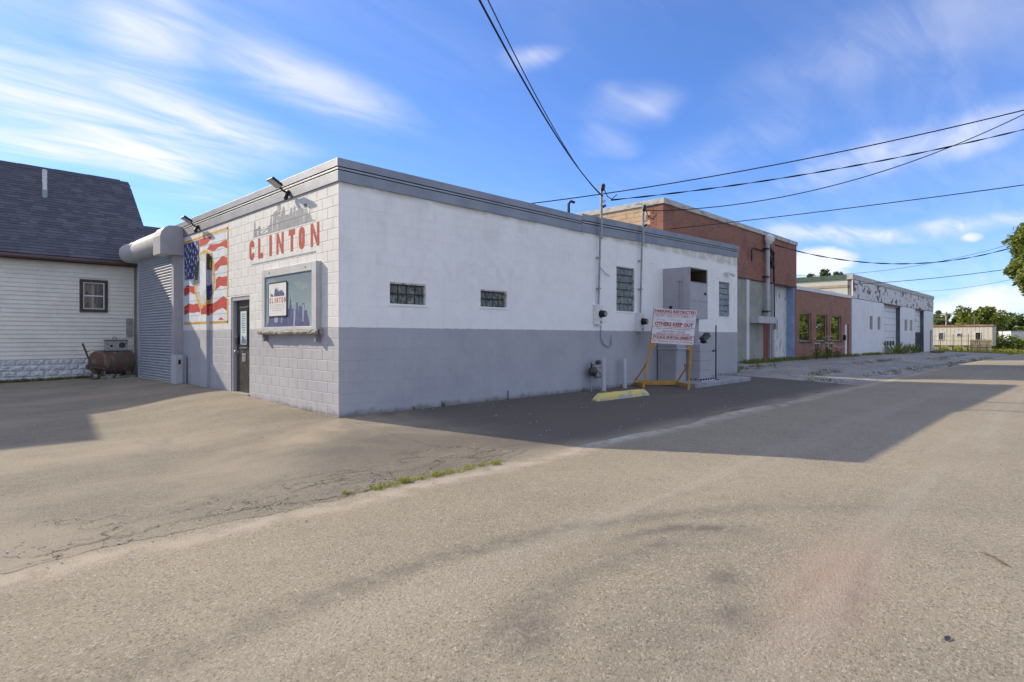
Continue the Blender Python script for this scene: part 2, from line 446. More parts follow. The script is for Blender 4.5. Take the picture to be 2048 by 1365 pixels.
SKYGAP=[[(2.59, 3.77), (2.553, 3.768), (2.556, 3.466), (2.581, 3.466)], [(2.373, 3.667), (2.346, 3.663), (2.346, 3.476), (2.369, 3.475)], [(1.701, 3.719), (1.673, 3.715), (1.676, 3.605), (1.696, 3.604)], [(1.572, 3.734), (1.554, 3.732), (1.551, 3.635), (1.575, 3.635)], [(1.255, 3.593), (1.227, 3.592), (1.227, 3.475), (1.248, 3.474)], [(2.211, 3.837), (2.179, 3.847), (2.179, 3.704), (2.211, 3.709)], [(3.292, 3.566), (3.247, 3.564), (3.25, 3.466), (3.287, 3.467)], [(2.333, 3.92), (2.227, 3.917), (2.227, 3.904), (2.333, 3.907)], [(2.333, 3.877), (2.227, 3.874), (2.227, 3.861), (2.333, 3.864)], [(2.333, 3.834), (2.227, 3.831), (2.227, 3.818), (2.333, 3.821)], [(2.316, 3.753), (2.227, 3.75), (2.227, 3.736), (2.316, 3.738)], [(1.248, 3.719), (1.142, 3.713), (1.142, 3.7), (1.248, 3.706)], [(1.248, 3.679), (1.142, 3.673), (1.142, 3.66), (1.248, 3.666)], [(1.392, 3.762), (1.32, 3.754), (1.451, 3.73), (1.473, 3.74)]]

# ------------------------------------------------------------------ materials: pavement
def circ(p, q, r):
    """circle through three points"""
    (ax, ay), (bx, by), (cx, cy) = p, q, r
    d = 2 * (ax * (by - cy) + bx * (cy - ay) + cx * (ay - by))
    ux = ((ax * ax + ay * ay) * (by - cy) + (bx * bx + by * by) * (cy - ay) + (cx * cx + cy * cy) * (ay - by)) / d
    uy = ((ax * ax + ay * ay) * (cx - bx) + (bx * bx + by * by) * (ax - cx) + (cx * cx + cy * cy) * (bx - ax)) / d
    return ux, uy, math.hypot(ax - ux, ay - uy)


def asphalt(g, p, base, dark, light, grain=1.0):
    """tan-grey asphalt with stones of different tone; returns colour and height"""
    big = g.noise(p, 0.35, 4, 0.6)
    mid = g.noise(p, 3.2, 6, 0.72)
    st = g.noise(p, 50.0, 3, 0.85)
    s2 = g.sep(g.vor(p, 75.0, 'F1', 'Color'))[0]
    c = g.mix(g.ramp(big, 0.3, 0.7), tuple(v * 0.95 for v in base), tuple(v * 1.12 for v in base))
    c = g.mix(g.math('MULTIPLY', g.ramp(mid, 0.48, 0.74), 0.28), c, dark)
    c = g.mix(g.ramp(st, 0.50, 0.70, 0.0, 0.48 * grain), c, dark)
    c = g.mix(g.ramp(st, 0.46, 0.30, 0.0, 0.4 * grain), c, light)
    c = g.mix(g.ramp(s2, 0.86, 0.97, 0.0, 0.45 * grain), c, light)
    c = g.mix(g.ramp(s2, 0.14, 0.05, 0.0, 0.6 * grain), c, dark)
    return c, st


def mat_road():
    m, g, b = newmat('road_asphalt'); p = g.pos(); X = g.sep(p); P = (X[0], X[1])
    c, h = asphalt(g, p, (0.318, 0.277, 0.208), (0.145, 0.126, 0.096), (0.54, 0.49, 0.41))
    rub = g.ramp(g.noise(p, 9.0, 6, 0.7), 0.30, 0.60)
    # tyre marks left by turning vehicles
    for (a, q, r, w, k) in [((-4.28, -5.88), (-2.78, -5.76), (0.30, -7.0), 0.13, 0.62), ((-1.25, -6.5), (-0.85, -6.62), (-0.5, -6.95), 0.09, 0.8),
                            ((-3.3, -6.95), (-2.2, -6.68), (-1.1, -6.95), 0.13, 0.42)]:
        cx, cy, rr = circ(a, q, r)
        dx = g.math('SUBTRACT', X[0], cx); dy = g.math('SUBTRACT', X[1], cy)
        d = g.math('SUBTRACT', g.math('SQRT', g.math('ADD', g.math('MULTIPLY', dx, dx), g.math('MULTIPLY', dy, dy))), rr)
        wob = g.math('MULTIPLY', g.math('SUBTRACT', g.noise(p, 1.7, 3), 0.5), 0.18)
        band = g.ramp(g.math('ABSOLUTE', g.math('ADD', d, wob)), 0.0, w * 1.7, 1.0, 0.0)
        mx, my = (a[0] + r[0]) / 2, (a[1] + r[1]) / 2; L = math.hypot(a[0] - r[0], a[1] - r[1])
        lim = g.blob(P, mx, my, L * 0.62, L * 0.62)
        f = g.math('MULTIPLY', g.math('MULTIPLY', band, lim), g.math('MULTIPLY', rub, k))
        c = g.mix(f, c, (0.13, 0.115, 0.105))
    for (x, y, rx, ry, an, k) in [(-2.83, -6.94, 0.3, 0.16, 0.5, 0.7), (-1.46, -7.36, 0.15, 0.10, 0, 0.7), (-1.9, -7.62, 0.2, 0.13, 0.2, 0.6), (-0.6, -6.9, 0.3, 0.1, -0.5, 0.55),
                                  (-2.3, -7.5, 0.6, 0.35, 0.2, 0.3), (-1.2, -6.75, 0.3, 0.09, -0.2, 0.5)]:
        c = g.mix(g.math('MULTIPLY', g.math('MULTIPLY', g.blob(P, x, y, rx, ry, an), rub), k), c, (0.13, 0.115, 0.105))
    # old reddish patch and the faint wheel track that runs on from it
    c = g.mix(g.math('MULTIPLY', g.blob(P, -0.95, -7.85, 0.95, 0.24, 0.1), 0.42), c, (0.44, 0.29, 0.225))
    c = g.mix(g.math('MULTIPLY', g.math('MULTIPLY', g.blob(P, -1.05, -8.0, 0.6, 0.06, 0.12), rub), 0.6), c, (0.20, 0.135, 0.115))
    for yy in (-7.85, -6.1, -9.6):
        tr = g.ramp(g.math('ABSOLUTE', g.math('SUBTRACT', X[1], yy)), 0.0, 0.45, 0.28, 0.0)
        c = g.mix(g.math('MULTIPLY', tr, g.ramp(g.noise(g.vmul(p, (0.25, 5, 1)), 1.0, 5), 0.35, 0.7)), c, (0.46, 0.41, 0.345))
    # dusty band along the seam with the lot
    wv = g.math('MULTIPLY', g.math('SUBTRACT', g.noise(p, 1.1, 4), 0.5), 0.55)
    e = g.ramp(g.math('ABSOLUTE', g.math('ADD', g.math('ADD', X[1], 3.98), wv)), 0.0, 0.28, 0.7, 0.0)
    c = g.mix(g.math('MULTIPLY', e, g.ramp(g.noise(p, 3.5, 5), 0.3, 0.6)), c, (0.50, 0.435, 0.35))
    for (x, y, rx, ry, an) in [(2.6, -3.75, 0.75, 0.16, 0.0), (4.5, -3.85, 1.5, 0.1, 0), (7.6, -3.8, 1.2, 0.09, 0)]:
        c = g.mix(g.math('MULTIPLY', g.blob(P, x, y, rx, ry, an), g.ramp(g.noise(p, 7, 5, 0.7), 0.35, 0.6, 0.1, 0.8)), c, (0.60, 0.575, 0.53))
    g.put(b.inputs['Base Color'], c)
    b.inputs['Roughness'].default_value = 0.88; b.inputs['Specular IOR Level'].default_value = 0.18
    g.put(b.inputs['Normal'], g.bump(h, 0.7, 0.02))
    return m


def mat_lot():
    m, g, b = newmat('lot_asphalt'); p = g.pos(); X = g.sep(p); P = (X[0], X[1])
    c, h = asphalt(g, p, (0.248, 0.217, 0.168), (0.11, 0.125, 0.11), (0.52, 0.47, 0.40), 0.9)
    # newer, darker asphalt along the street wall
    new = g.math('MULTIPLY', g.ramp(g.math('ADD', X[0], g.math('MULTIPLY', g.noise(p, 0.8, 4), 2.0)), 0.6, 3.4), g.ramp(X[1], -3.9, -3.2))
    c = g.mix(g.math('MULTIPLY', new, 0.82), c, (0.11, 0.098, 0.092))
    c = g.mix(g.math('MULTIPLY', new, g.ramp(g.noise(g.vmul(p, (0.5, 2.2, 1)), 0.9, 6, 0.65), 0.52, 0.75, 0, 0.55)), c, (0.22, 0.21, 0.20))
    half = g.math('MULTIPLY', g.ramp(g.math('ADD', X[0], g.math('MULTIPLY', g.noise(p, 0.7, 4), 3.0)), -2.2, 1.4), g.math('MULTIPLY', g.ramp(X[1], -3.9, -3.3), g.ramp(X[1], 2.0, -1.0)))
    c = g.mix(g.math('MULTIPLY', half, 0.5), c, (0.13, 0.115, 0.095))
    # bleached, brownish and dark areas of the old lot
    o = g.ramp(g.noise(g.vmul(p, (0.5, 1.0, 1)), 0.55, 6, 0.62), 0.4, 0.68)
    old = g.math('SUBTRACT', 1.0, new)
    c = g.mix(g.math('MULTIPLY', g.math('MULTIPLY', o, old), 0.7), c, (0.40, 0.345, 0.265))
    d2 = g.ramp(g.noise(g.vmul(p, (1.0, 0.45, 1)), 0.9, 6, 0.65), 0.55, 0.75)
    c = g.mix(g.math('MULTIPLY', g.math('MULTIPLY', d2, old), 0.75), c, (0.19, 0.17, 0.15))
    c = g.mix(g.math('MULTIPLY', g.blob(P, -0.4, -0.6, 1.4, 0.5, 0.3), g.ramp(g.noise(p, 2.5, 5), 0.4, 0.7, 0, 0.6)), c, (0.45, 0.35, 0.25))
    c = g.mix(g.math('MULTIPLY', g.blob(P, -0.5, -1.9, 1.3, 0.45, 0.2), g.ramp(g.noise(p, 2.1, 5), 0.35, 0.65, 0.1, 0.85)), c, (0.15, 0.135, 0.12))
    # cracks near the road edge
    wn = g.noise(g.vmul(p, (0.55, 1.3, 1)), 1.35, 5, 0.6, 0.4)
    cr = g.ramp(g.math('ABSOLUTE', g.math('SUBTRACT', wn, 0.5)), 0.0, 0.0065, 1.0, 0.0)
    wn2 = g.noise(p, 2.8, 4, 0.6, 0.3)
    cr2 = g.ramp(g.math('ABSOLUTE', g.math('SUBTRACT', wn2, 0.47)), 0.0, 0.008, 0.7, 0.0)
    near = g.math('MULTIPLY', g.ramp(X[1], -2.2, -3.3), g.ramp(X[0], 1.2, 0.4))
    cr = g.math('MULTIPLY', g.math('MAXIMUM', cr, cr2), g.math('MULTIPLY', near, g.ramp(g.noise(p, 1.3, 3), 0.38, 0.58)))
    c = g.mix(cr, c, (0.022, 0.02, 0.018))
    g.put(b.inputs['Base Color'], c)
    b.inputs['Roughness'].default_value = 0.88; b.inputs['Specular IOR Level'].default_value = 0.18
    hh = g.math('SUBTRACT', h, g.math('MULTIPLY', cr, 3.0))
    g.put(b.inputs['Normal'], g.bump(hh, 0.7, 0.02))
    return m


def mat_oldpave():
    m, g, b = newmat('weathered_pavement'); p = g.pos(); X = g.sep(p)
    c, h = asphalt(g, p, (0.33, 0.315, 0.295), (0.15, 0.14, 0.13), (0.47, 0.445, 0.41), 0.4)
    pa = g.ramp(g.noise(g.vmul(p, (0.35, 0.8, 1)), 0.8, 6, 0.6), 0.45, 0.62)
    c = g.mix(g.math('MULTIPLY', pa, 0.7), c, (0.24, 0.225, 0.215))
    c = g.mix(g.ramp(g.noise(p, 0.5, 5), 0.56, 0.7, 0, 0.6), c, (0.46, 0.39, 0.33))
    wn = g.noise(g.vmul(p, (0.4, 1.5, 1)), 0.9, 5, 0.62, 0.5)
    cr = g.ramp(g.math('ABSOLUTE', g.math('SUBTRACT', wn, 0.5)), 0.0, 0.012, 0.9, 0.0)
    c = g.mix(cr, c, (0.05, 0.06, 0.025))
    g.put(b.inputs['Base Color'], c); b.inputs['Roughness'].default_value = 0.9
    g.put(b.inputs['Normal'], g.bump(h, 0.5, 0.015))
    return m


M_road = mat_road(); M_lot = mat_lot(); M_oldp = mat_oldpave()
M_soil = mat('grass_soil', (0.10, 0.105, 0.035), 0.95, (0.17, 0.15, 0.07), 0.8, 0.35, 0.7, bump=(6, 0.5, 0.05))

# ------------------------------------------------------------------ the ground
xs = sorted(set([-500, -200, -100, -60, -40, -28] + [round(v, 2) for v in frange(-20, 100, 2)] + [120, 150, 200, 300, 600]))
ys = sorted(set([-500, -200, -100, -60, -40, -28, -20] + [round(v, 2) for v in frange(-16, 16, 1)] + [-3.75, 20, 30, 45, 70, 110, 200, 600]))
mb = MB(); n = len(ys)
for x in xs:
    for y in ys: mb.v.append((x, y, hz(x, y) - 0.07))
for i in range(len(xs) - 1):
    for j in range(n - 1): mb.f.append((i * n + j, (i + 1) * n + j, (i + 1) * n + j + 1, i * n + j + 1))
o = mb.build('ground', M_soil, fixn=False); o['kind'] = 'structure'

je_f = jit(13, 0.03, 0.07); je = jit(3, 0.05); je2 = jit(5, 0.09); je3 = jit(9, 0.12, 0.6)
sheet('road', M_road, frange(-60, -6, 1.0) + frange(-5.8, 22, 0.25) + frange(22.5, 150, 1.5), lambda x: -10.8 + je2(x), lambda x: -3.62 + je(x), 22, 0.0)
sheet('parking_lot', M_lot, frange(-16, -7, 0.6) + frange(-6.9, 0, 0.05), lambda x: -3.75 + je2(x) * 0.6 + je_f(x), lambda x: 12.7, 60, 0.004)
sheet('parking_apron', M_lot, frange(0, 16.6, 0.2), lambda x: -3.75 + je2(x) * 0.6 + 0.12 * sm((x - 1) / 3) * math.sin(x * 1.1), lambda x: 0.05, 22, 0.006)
sheet('old_pavement', M_oldp, frange(16.2, 84, 0.5), lambda x: -3.7 + je3(x) + 0.25 * sm((x - 60) / 20), lambda x: 3.9, 30, 0.005)
lot_o = bpy.data.objects['parking_lot']
M_crack = mat('crack_dirt', (0.075, 0.066, 0.055), 0.95, (0.16, 0.14, 0.115), 5.0, 0.4, 0.6)
rnd = random.Random(55)
for pts in ([(-4.598, -3.399), (-4.451, -3.579), (-4.15, -3.523), (-3.753, -3.518), (-3.541, -3.404), (-3.2, -3.452), (-2.873, -3.505), (-2.564, -3.442), (-2.366, -3.362)],
            [(-1.838, -3.70), (-1.654, -3.674), (-1.46, -3.567), (-1.295, -3.61), (-0.979, -3.598), (-0.705, -3.403), (-0.411, -3.306)],
            [(-2.602, -3.526), (-2.388, -3.66), (-2.089, -3.69), (-1.846, -3.649)], [(-1.333, -3.57), (-1.18, -3.249), (-0.886, -3.331), (-0.65, -3.264), (-0.2, -3.1)],
            [(-3.9, -3.52), (-3.97, -3.35), (-3.8, -3.2)]):
    q = [Vector((*pts[0], 0))]
    for a, b in zip(pts, pts[1:]):
        for i in range(1, 7):
            t = i / 6; q.append(Vector((a[0] + (b[0] - a[0]) * t + rnd.uniform(-0.02, 0.02), a[1] + (b[1] - a[1]) * t + rnd.uniform(-0.025, 0.025), 0)))
    mb = MB(); n = len(q)
    for i, p in enumerate(q):
        d = (q[min(i + 1, n - 1)] - q[max(i - 1, 0)]).normalized(); w = (0.0055 * rnd.uniform(0.15, 1.3)) * (0.2 if i in (0, n - 1) else 1.0)
        for s_ in (-1, 1):
            x, y = p.x - d.y * w * s_, p.y + d.x * w * s_; mb.v.append((x, y, hz(x, y) + 0.011))
    for i in range(n - 1): mb.f.append((2 * i, 2 * i + 1, 2 * i + 3, 2 * i + 2))
    mb.build('crack', M_crack, lot_o, fixn=False)

# ------------------------------------------------------------------ materials: the block building
def mat_blockpaint():
    """two-tone masonry paint: white above the line, blue-grey below"""
    m, g, b = newmat('masonry_paint'); p = g.pos(); X = g.sep(p)
    wob = g.math('MULTIPLY', g.math('SUBTRACT', g.noise(p, 6.0, 3), 0.5), 0.03)
    f = g.ramp(g.math('ADD', X[2], wob), 1.528, 1.534)
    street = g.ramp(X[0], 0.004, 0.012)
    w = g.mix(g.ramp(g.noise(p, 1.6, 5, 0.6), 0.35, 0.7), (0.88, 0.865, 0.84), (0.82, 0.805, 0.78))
    side = g.mix(g.ramp(g.noise(p, 2.4, 5, 0.6), 0.35, 0.7), (0.64, 0.635, 0.615), (0.58, 0.575, 0.56))  # side white darkened in the colour to offset the full sun on it
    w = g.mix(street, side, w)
    # repainted and rubbed patches on the street wall
    pt = g.ramp(g.noise(g.vmul(p, (0.9, 1, 0.8)), 1.7, 5, 0.62, 0.6), 0.47, 0.68)
    hi = g.math('MULTIPLY', g.ramp(X[2], 1.9, 2.7), g.ramp(X[0], 6.6, 3.6))
    w = g.mix(g.math('MULTIPLY', g.math('MULTIPLY', pt, hi), g.math('MULTIPLY', street, 0.36)), w, (0.64, 0.62, 0.585))
    st = g.ramp(g.noise(g.vmul(p, (5.0, 5.0, 0.5)), 1.0, 6, 0.65), 0.6, 0.8, 0.0, 0.3)
    w = g.mix(g.math('MULTIPLY', st, street), w, (0.50, 0.49, 0.45))
    tan = g.math('MULTIPLY', g.ramp(X[2], 3.86, 4.0), g.math('MULTIPLY', street, g.ramp(g.noise(p, 2.2, 4), 0.35, 0.6, 0.1, 0.75)))
    w = g.mix(tan, w, (0.50, 0.45, 0.36))
    gr = g.mix(g.ramp(g.noise(p, 1.2, 5, 0.62), 0.35, 0.7), (0.41, 0.41, 0.435), (0.365, 0.366, 0.395))
    gr = g.mix(g.math('MULTIPLY', g.ramp(g.noise(g.vmul(p, (1, 1, 0.6)), 2.3, 5), 0.5, 0.72, 0, 0.4), street), gr, (0.46, 0.455, 0.47))
    scr = g.math('MULTIPLY', g.ramp(g.noise(g.vmul(p, (0.9, 1, 16)), 1.6, 4, 0.6), 0.64, 0.68), g.math('MULTIPLY', g.ramp(X[0], 6.5, 9.5), g.ramp(X[2], 2.3, 2.9)))
    w = g.mix(g.math('MULTIPLY', scr, g.math('MULTIPLY', street, 0.65)), w, (0.33, 0.31, 0.27))
    run = g.ramp(g.noise(g.vmul(p, (9, 9, 0.35)), 1.0, 4, 0.6), 0.62, 0.74)
    w = g.mix(g.math('MULTIPLY', run, g.math('MULTIPLY', g.ramp(X[2], 3.0, 4.0, 0.0, 0.4), street)), w, (0.45, 0.40, 0.32))
    c = g.mix(f, gr, w)
    # splash dirt close to the ground
    dz = g.math('ADD', X[2], g.math('MULTIPLY', g.noise(p, 5.0, 5, 0.7), -0.3))
    c = g.mix(g.ramp(dz, -0.02, -0.16, 0.0, 0.65), c, (0.12, 0.10, 0.075))
    g.put(b.inputs['Base Color'], c)
    b.inputs['Roughness'].default_value = 0.62; b.inputs['Specular IOR Level'].default_value = 0.3
    h = g.math('ADD', g.noise(p, 60.0, 4, 0.7), g.math('MULTIPLY', g.noise(p, 9.0, 3), 0.8))
    g.put(b.inputs['Normal'], g.bump(h, 0.35, 0.006))
    return m


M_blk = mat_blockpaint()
M_fascia = mat('grey_metal_fascia', (0.27, 0.285, 0.315), 0.50, (0.22, 0.235, 0.265), 1.5, metal=0.55, spec=0.5, bump=(3.5, 0.25, 0.02))
M_fascia2 = mat('grey_metal_trim', (0.33, 0.345, 0.37), 0.50, (0.28, 0.295, 0.32), 2.5, metal=0.55, spec=0.5)
M_roof = mat('roof_membrane', (0.12, 0.12, 0.12), 0.9)
M_jointw = M_blk
M_greytrim = mat('blue_grey_paint', (0.40, 0.39, 0.415), 0.5, (0.36, 0.35, 0.375), 3.0, spec=0.4)
M_lightgrey = mat('light_grey_paint', (0.50, 0.50, 0.51), 0.5, (0.44, 0.44, 0.455), 3.0, spec=0.4)
M_dark = mat('dark_bronze_paint', (0.035, 0.033, 0.030), 0.38, (0.055, 0.052, 0.047), 5.0, spec=0.5)
M_black = mat('black_metal', (0.012, 0.012, 0.013), 0.45, spec=0.4)
M_steel = mat('bare_steel', (0.45, 0.45, 0.44), 0.35, metal=0.8)
M_galv = mat('galvanised_pipe', (0.34, 0.35, 0.36), 0.45, (0.25, 0.25, 0.25), 6.0, metal=0.35, spec=0.5)
M_conc = mat('concrete', (0.36, 0.34, 0.31), 0.9, (0.26, 0.245, 0.22), 4.0, bump=(25, 0.4))
M_shut = mat('shutter_paint', (0.40, 0.42, 0.465), 0.5, (0.35, 0.37, 0.41), 5.0, spec=0.4)
M_hood = mat('hood_paint', (0.60, 0.59, 0.575), 0.45, (0.53, 0.525, 0.515), 2.5, spec=0.4)
M_white = mat('white_paint', (0.76, 0.76, 0.75), 0.55, (0.68, 0.68, 0.67), 4.0)
M_glass = newmat('window_glass')[0]
def _glass(m, col=(0.02, 0.022, 0.024), rough=0.03, ior=2.3):
    g = G(m.node_tree); b = g.n['Principled BSDF']; b.inputs['Base Color'].default_value = (*col, 1)
    b.inputs['Roughness'].default_value = rough; b.inputs['IOR'].default_value = ior; b.inputs['Specular IOR Level'].default_value = 0.6
_glass(M_glass)
def _mirror_glass():
    g = G(M_glass.node_tree); b = g.n['Principled BSDF']; gl = g.new('ShaderNodeBsdfGlossy'); gl.inputs['Roughness'].default_value = 0.015; gl.inputs['Color'].default_value = (0.85, 0.9, 0.85, 1)
    lw = g.new('ShaderNodeFresnel'); lw.inputs[0].default_value = 3.2; mx = g.new('ShaderNodeMixShader')
    g.l.new(lw.outputs[0], mx.inputs[0]); g.l.new(b.outputs[0], mx.inputs[1]); g.l.new(gl.outputs[0], mx.inputs[2]); g.l.new(mx.outputs[0], g.n['Material Output'].inputs[0])
_mirror_glass()

# ------------------------------------------------------------------ block building
main = thing('block_building', (0, 0, 0), 'low flat-roofed white and blue-grey painted concrete block building with CLINTON lettering', 'building')
CH, CZ0, CLEN = 0.188, 0.022, 0.376
F = Vector((math.cos(YAW), math.sin(YAW), 0)); R = Vector((math.sin(YAW), -math.cos(YAW), 0)); CAM = Vector(cam.location)


def size_seen(p, q):
    """how large a wall piece shows: used only to choose which blocks become objects of their own"""
    def pr(a):
        v = Vector(a) - CAM; d = v.dot(F); return (v.dot(R) / d, v.z / d)
    a, b = pr(p), pr(q); return abs((a[0] - b[0]) * (a[1] - b[1]))


def holes_cut(u0, u1, z0, z1, holes):
    """split a rectangle in cells that leave the openings free"""
    us = sorted(set([u0, u1] + [v for h in holes for v in h[:2] if u0 < v < u1]))
    zs = sorted(set([z0, z1] + [v for h in holes for v in h[2:] if z0 < v < z1]))
    out = []
    for a, b in zip(us, us[1:]):
        for c, d in zip(zs, zs[1:]):
            m_, n_ = (a + b) / 2, (c + d) / 2
            if not any(h[0] < m_ < h[1] and h[2] < n_ < h[3] for h in holes): out.append((a, b, c, d))
    return out


def block_rects(u0, u1, ztop, holes, seed):
    rnd = random.Random(seed); out = []
    k = -2
    while CZ0 + CH * k < ztop(u1):
        z0, z1 = CZ0 + CH * k, CZ0 + CH * (k + 1)
        u = u0 - (CLEN / 2 if k % 2 else 0.0)
        while u < u1:
            a, b = max(u, u0), min(u + CLEN, u1); u += CLEN
            zt = min(z1, ztop((a + b) / 2))
            if b - a < 0.03 or zt - z0 < 0.03: continue
            cells = holes_cut(a, b, z0, zt, [h for h in holes if h[0] < b and h[1] > a and h[2] < zt and h[3] > z0])
            # join cells of one block again into rows where they line up
            if not cells: continue
            cells.sort(key=lambda c: (c[2], c[3], c[0])); mrg = []
            for c in cells:
                if mrg and mrg[-1][2:] == c[2:] and abs(mrg[-1][1] - c[0]) < 1e-6: mrg[-1] = (mrg[-1][0], c[1], c[2], c[3])
                else: mrg.append(c)
            mrg2 = []
            for c in sorted(mrg, key=lambda c: (c[0], c[1], c[2])):
                if mrg2 and mrg2[-1][:2] == c[:2] and abs(mrg2[-1][3] - c[2]) < 1e-6: mrg2[-1] = (c[0], c[1], mrg2[-1][2], c[3])
                else: mrg2.append(c)
            out += [c for c in mrg2 if c[1] - c[0] > 0.03 and c[3] - c[2] > 0.03]
        k += 1
    return out


def block_shape(w, h, bed, head, ch, depth=0.03):
    """one block face: chamfered slab, centred, front at 0, going back to depth; (u, n, z)"""
    a, b = w / 2 - head / 2, h / 2 - bed / 2
    def ring(i, n): return [(-a + i, n, -b + i), (a - i, n, -b + i), (a - i, n, b - i), (-a + i, n, b - i)]
    vs = ring(0, depth) + ring(0, ch * 0.7) + ring(ch, 0.0)
    fs = [(8, 9, 10, 11)]
    for r in (0, 4):
        for i in range(4): fs.append((r + i, r + (i + 1) % 4, r + 4 + (i + 1) % 4, r + 4 + i))
    return vs, fs


street_holes = [(1.016, 1.835, 1.962, 2.365), (3.253, 4.04, 1.99, 2.36), (8.244, 9.133, 2.058, 3.285), (14.491, 15.337, 2.065, 3.30)]
left_holes = [(3.70, 4.735, -0.5, 2.252)]
ZT = lambda x: 4.05 if x < 7 else 4.05 + 0.24 * (x - 7) / 9
left_rects = block_rects(0.004, 8.08, lambda u: 4.05, left_holes + [(6.045, 6.48, -0.5, 3.376)], 1)
street_rects = block_rects(0.0, 16.0, ZT, street_holes, 2)
wl = MB()
for a, b, c, d in holes_cut(0.012, 12.5, -0.4, 4.05, left_holes): wl.box(0.005, 0.25, a, b, c, d)
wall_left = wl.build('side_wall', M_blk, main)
ws = MB()
for a, b, c, d in holes_cut(0.26, 16.0, -0.4, 4.05, street_holes): ws.box(a, b, 0.003, 0.25, c, d)
ws.add([(7, 0.003, 4.05), (16, 0.003, 4.05), (16, 0.003, 4.29), (7, 0.25, 4.05), (16, 0.25, 4.05), (16, 0.25, 4.29)], [(0, 1, 2), (3, 4, 5), (0, 1, 4, 3), (1, 2, 5, 4), (0, 2, 5, 3)])
ws.box(0.006, 0.26, 0.003, 0.0115, -0.4, 4.05)
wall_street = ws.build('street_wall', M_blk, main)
MB().box(15.75, 15.998, 0.25, 12.5, -0.4, 4.5).build('end_wall', M_blk, main)
MB().box(0.25, 15.75, 12.25, 12.5, -0.4, 4.4).build('back_wall', M_blk, main)
MB().box(0.25, 15.75, 0.25, 12.25, 4.1, 4.16).build('roof', M_roof, main)
allb = [('L', r, size_seen((0, r[0], r[2]), (0, r[1], r[3]))) for r in left_rects if r[3] > -0.02] + [('S', r, size_seen((r[0], 0, r[2]), (r[1], 0, r[3]))) for r in street_rects if r[3] > -0.05]
allb.sort(key=lambda t: -t[2])
cache = {}
rest = {'L': MB(), 'S': MB()}
rot_l = (0, 0, math.radians(-90))
for i, (wname, r, s_) in enumerate(allb):
    w, h = round(r[1] - r[0], 3), round(r[3] - r[2], 3)
    par = (0.008, 0.004, 0.004) if wname == 'L' else (0.004, 0.0015, 0.0018)
    cu, cz = (r[0] + r[1]) / 2, (r[2] + r[3]) / 2
    if i < 300:
        key = (wname, w, h)
        if key not in cache:
            vs, fs = block_shape(w, h, *par); me = bpy.data.meshes.new('block'); me.from_pydata(vs, [], fs)
            bm = bmesh.new(); bm.from_mesh(me); bmesh.ops.recalc_face_normals(bm, faces=bm.faces)
            if sum(1 for f in bm.faces if abs(f.normal.y) > 0.9 and f.normal.y > 0) : bmesh.ops.reverse_faces(bm, faces=bm.faces)
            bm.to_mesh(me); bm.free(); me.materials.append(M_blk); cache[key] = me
        jx = random.uniform(-0.0012, 0.0012)
        if wname == 'L': inst(cache[key], 'block', (jx, cu, cz), wall_left, rot_l)
        else: inst(cache[key], 'block', (cu, jx * 0.6, cz), wall_street)
    else:
        vs, fs = block_shape(w, h, *par)
        if wname == 'L': rest['L'].add([(n, cu + u, cz + z) for u, n, z in vs], [f[::-1] for f in fs])
        else: rest['S'].add([(cu + u, n, cz + z) for u, n, z in vs], fs)
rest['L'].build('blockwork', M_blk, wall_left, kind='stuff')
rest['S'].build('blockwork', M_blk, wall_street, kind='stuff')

# pilaster on the side wall
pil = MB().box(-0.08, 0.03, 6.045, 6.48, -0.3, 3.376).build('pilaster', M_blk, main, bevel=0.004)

# fascia: three steps round the two open sides
def ztop(x): return lerp_tab([(0, 4.375), (6.65, 4.394)], x) if x <= 6.66 else lerp_tab([(6.66, 4.45), (16.1, 4.682)], x)
def zbot(x): return lerp_tab([(0, 3.993), (7.2, 4.004), (16.1, 4.258)], x)
def fasc(x, fr): return zbot(x) + (ztop(x) - zbot(x)) * fr
STEPS = [('fascia', 0.0, 0.475, 0.030, M_fascia), ('fascia_trim', 0.515, 0.60, 0.040, M_fascia2), ('fascia_cap', 0.645, 1.0, 0.050, M_fascia)]
for name, f0, f1, pr, mm in STEPS:
    mb = MB()
    mb.box(-pr, 0.2, -pr + 0.001, 12.52, fasc(0, f0), fasc(0, f1))
    mb.build(name, mm, main, bevel=0.004)
    for (a, b) in ((-pr + 0.002, 6.655), (6.665, 16.06)):
        mb = MB(); n = 8
        seg = [a + (b - a) * i / n for i in range(n + 1)]
        for s0, s1 in zip(seg, seg[1:]):
            e0, e1 = (s0, s1)
            mb.add([(e0, -pr, fasc(e0, f0)), (e1, -pr, fasc(e1, f0)), (e1, -pr, fasc(e1, f1)), (e0, -pr, fasc(e0, f1)), (e0, 0.2, fasc(e0, f0)), (e1, 0.2, fasc(e1, f0)), (e1, 0.2, fasc(e1, f1)), (e0, 0.2, fasc(e0, f1))],
                   [(0, 1, 2, 3), (3, 2, 6, 7), (0, 4, 5, 1)])
        p0, p1 = a, b
        mb.quad((b, -pr, fasc(b, f0)), (b, 0.2, fasc(b, f0)), (b, 0.2, fasc(b, f1)), (b, -pr, fasc(b, f1)))
        mb.quad((a, -pr, fasc(a, f0)), (a, 0.2, fasc(a, f0)), (a, 0.2, fasc(a, f1)), (a, -pr, fasc(a, f1)))
        bm_o = mb.build(name, mm, main, fixn=False)
mb = MB().box(-0.0, 16.0, 0.21, 0.4, 4.15, 4.36); mb.build('parapet_back', M_fascia2, main)

